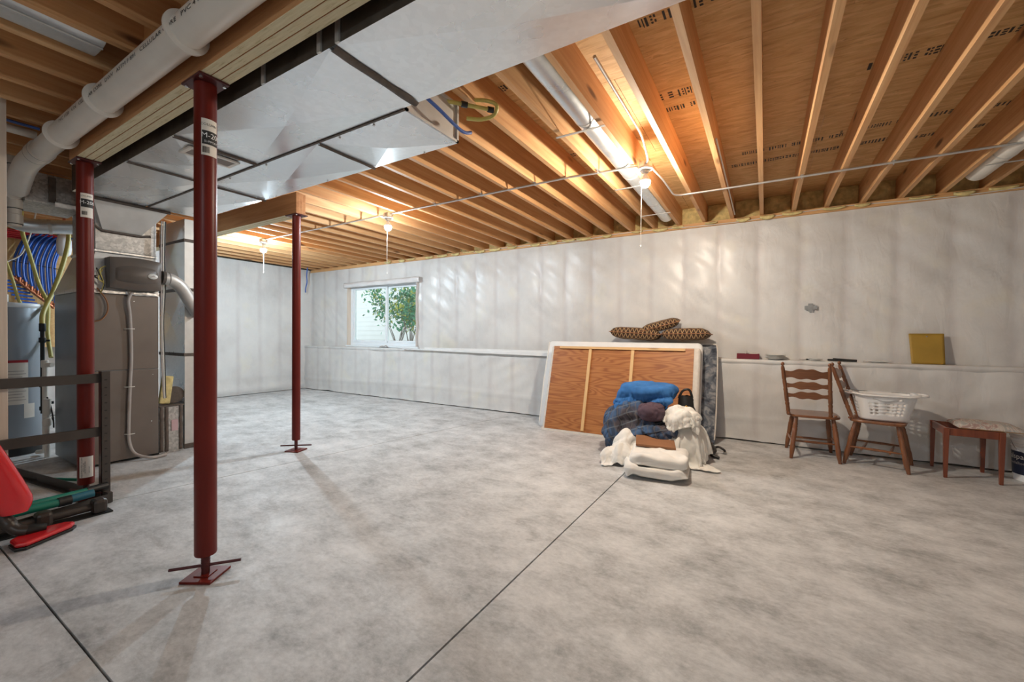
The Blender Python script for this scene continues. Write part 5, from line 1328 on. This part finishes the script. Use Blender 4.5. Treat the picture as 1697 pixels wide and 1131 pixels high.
m = MB(); m.tube([(.03,0,.012),(.06,.01,.016),(.14,.05,.012)], [.008,.010,.006], 8); m.build('handle', MAT['black'], t, smooth=50)
t = thing('dish', 'small white saucer on the ledge beside the spoon', 'dish', (.47, LY-.005, LT))
m = MB(); m.lathe([(.03,.0),(.035,.003),(.065,.016),(.072,.024),(.070,.025),(.05,.012),(.02,.006)], 32); m.build('bowl', MAT['china'], t, smooth=50)
t = thing('utensil', 'pair of black plastic handles lying on the ledge above the chair', 'utensil', (.58, LY-.01, LT))
m = MB(); m.beam((0,0,.014),(.25,.012,.010), .03, .022); m.build('lower_handle', MAT['black'], t, bev=.006)
m = MB(); m.beam((.05,.035,.026),(.255,.04,.016), .024, .014); m.build('upper_handle', MAT['black'], t, bev=.005)
t = thing('platter', 'flat silver-grey plate lying on the ledge left of the envelope', 'plate', (1.0, LY, LT))
m = MB(); m.lathe([(.06,.0),(.065,.003),(.11,.010),(.122,.014),(.120,.016),(.06,.006)], 36); m.xform(Matrix.Diagonal((1,.5,1,1))); m.build('plate', MAT['china'], t, smooth=50)
m = MB(); m.tube([(-.125,-.02,.006),(-.09,-.03,.008)], .006, 8); m.build('stub', MAT['tube_grey'], t, smooth=50)
t = thing('envelope', 'yellow manila envelope leaning upright against the wall on the ledge', 'envelope', (1.375, 5.632, LT)); t.rotation_euler = (-.16, 0, .02)
m = MB(); m.grid(lambda u, v: (-.122+.244*u-.012*(1-u)*v*1.2, -.004*math.sin(PI*u)*math.sin(PI*v), .303*v), 12, 12); m.build('body', MAT['envelope'], t, smooth=70, solid=.005)
m = MB(); m.box(-.13,.115,-.006,-.004,.296,.304); m.build('flap_edge', MAT['envelope'], t)
m = MB(); m.lathe([(.001,.004),(.006,.003),(.007,0)], 10, (-.005,-.007,.275), M=Matrix.Rotation(PI/2,3,'X')); m.build('clasp', MAT['steel'], t)
t = thing('tape_patch', 'cross-shaped patch of grey duct tape on the wall sheeting', 'tape', (.429, UY-.022, 1.545))
m = MB(); m.box(-.055,.06,-.002,.0,-.022,.020); m.build('strip', MAT['tape'], t); m = MB(); m.box(-.022,.022,-.004,-.002,-.045,.045); m.build('strip', MAT['tape'], t)
# trim lengths lying along the ledge edge
for k, (xa, xb, yy, zz, lab) in enumerate(((-5.70,-2.2,5.545,.0,'longest white trim length overhanging the front of the ledge'),(-5.2,-2.1,5.60,.012,'white trim length lying flat on the ledge behind the longest one'),(-4.9,-2.0,5.655,.022,'thin white trim length at the back of the ledge near the wall'))):
    t = thing('trim_strip', lab, 'trim', (xa, yy, LT), 0, 'white trim lengths on the ledge'); L_ = xb-xa
    m = MB(); m.box(0, L_, -.02, .04, .0+zz*0, .004); m.build('flange', MAT['mortar'], t)
    m = MB(); m.add([(0,-.021,.004),(L_,-.021,.004),(L_,-.024,-.055 if k == 0 else .03),(0,-.024,-.012 if k == 0 else .03),(0,-.018,.004),(L_,-.018,.004),(L_,-.021,-.055 if k == 0 else .03),(0,-.021,-.012 if k == 0 else .03)], [(0,1,2,3),(7,6,5,4),(3,2,6,7),(0,4,5,1),(0,3,7,4),(1,5,6,2)]); m.build('lip', MAT['mortar'], t)
t = thing('leaf_scrap', 'bit of grey debris on the window sill', 'debris', (-6.35, 5.66, LT))
m = MB(); m.tube(smooth_path([(-.10,0,.01),(-.03,.01,.03),(.03,-.01,.02),(.08,.0,.04),(.12,0,.01)],5), .010, 6); m.build('twig', MAT['tube_grey'], t, smooth=60)
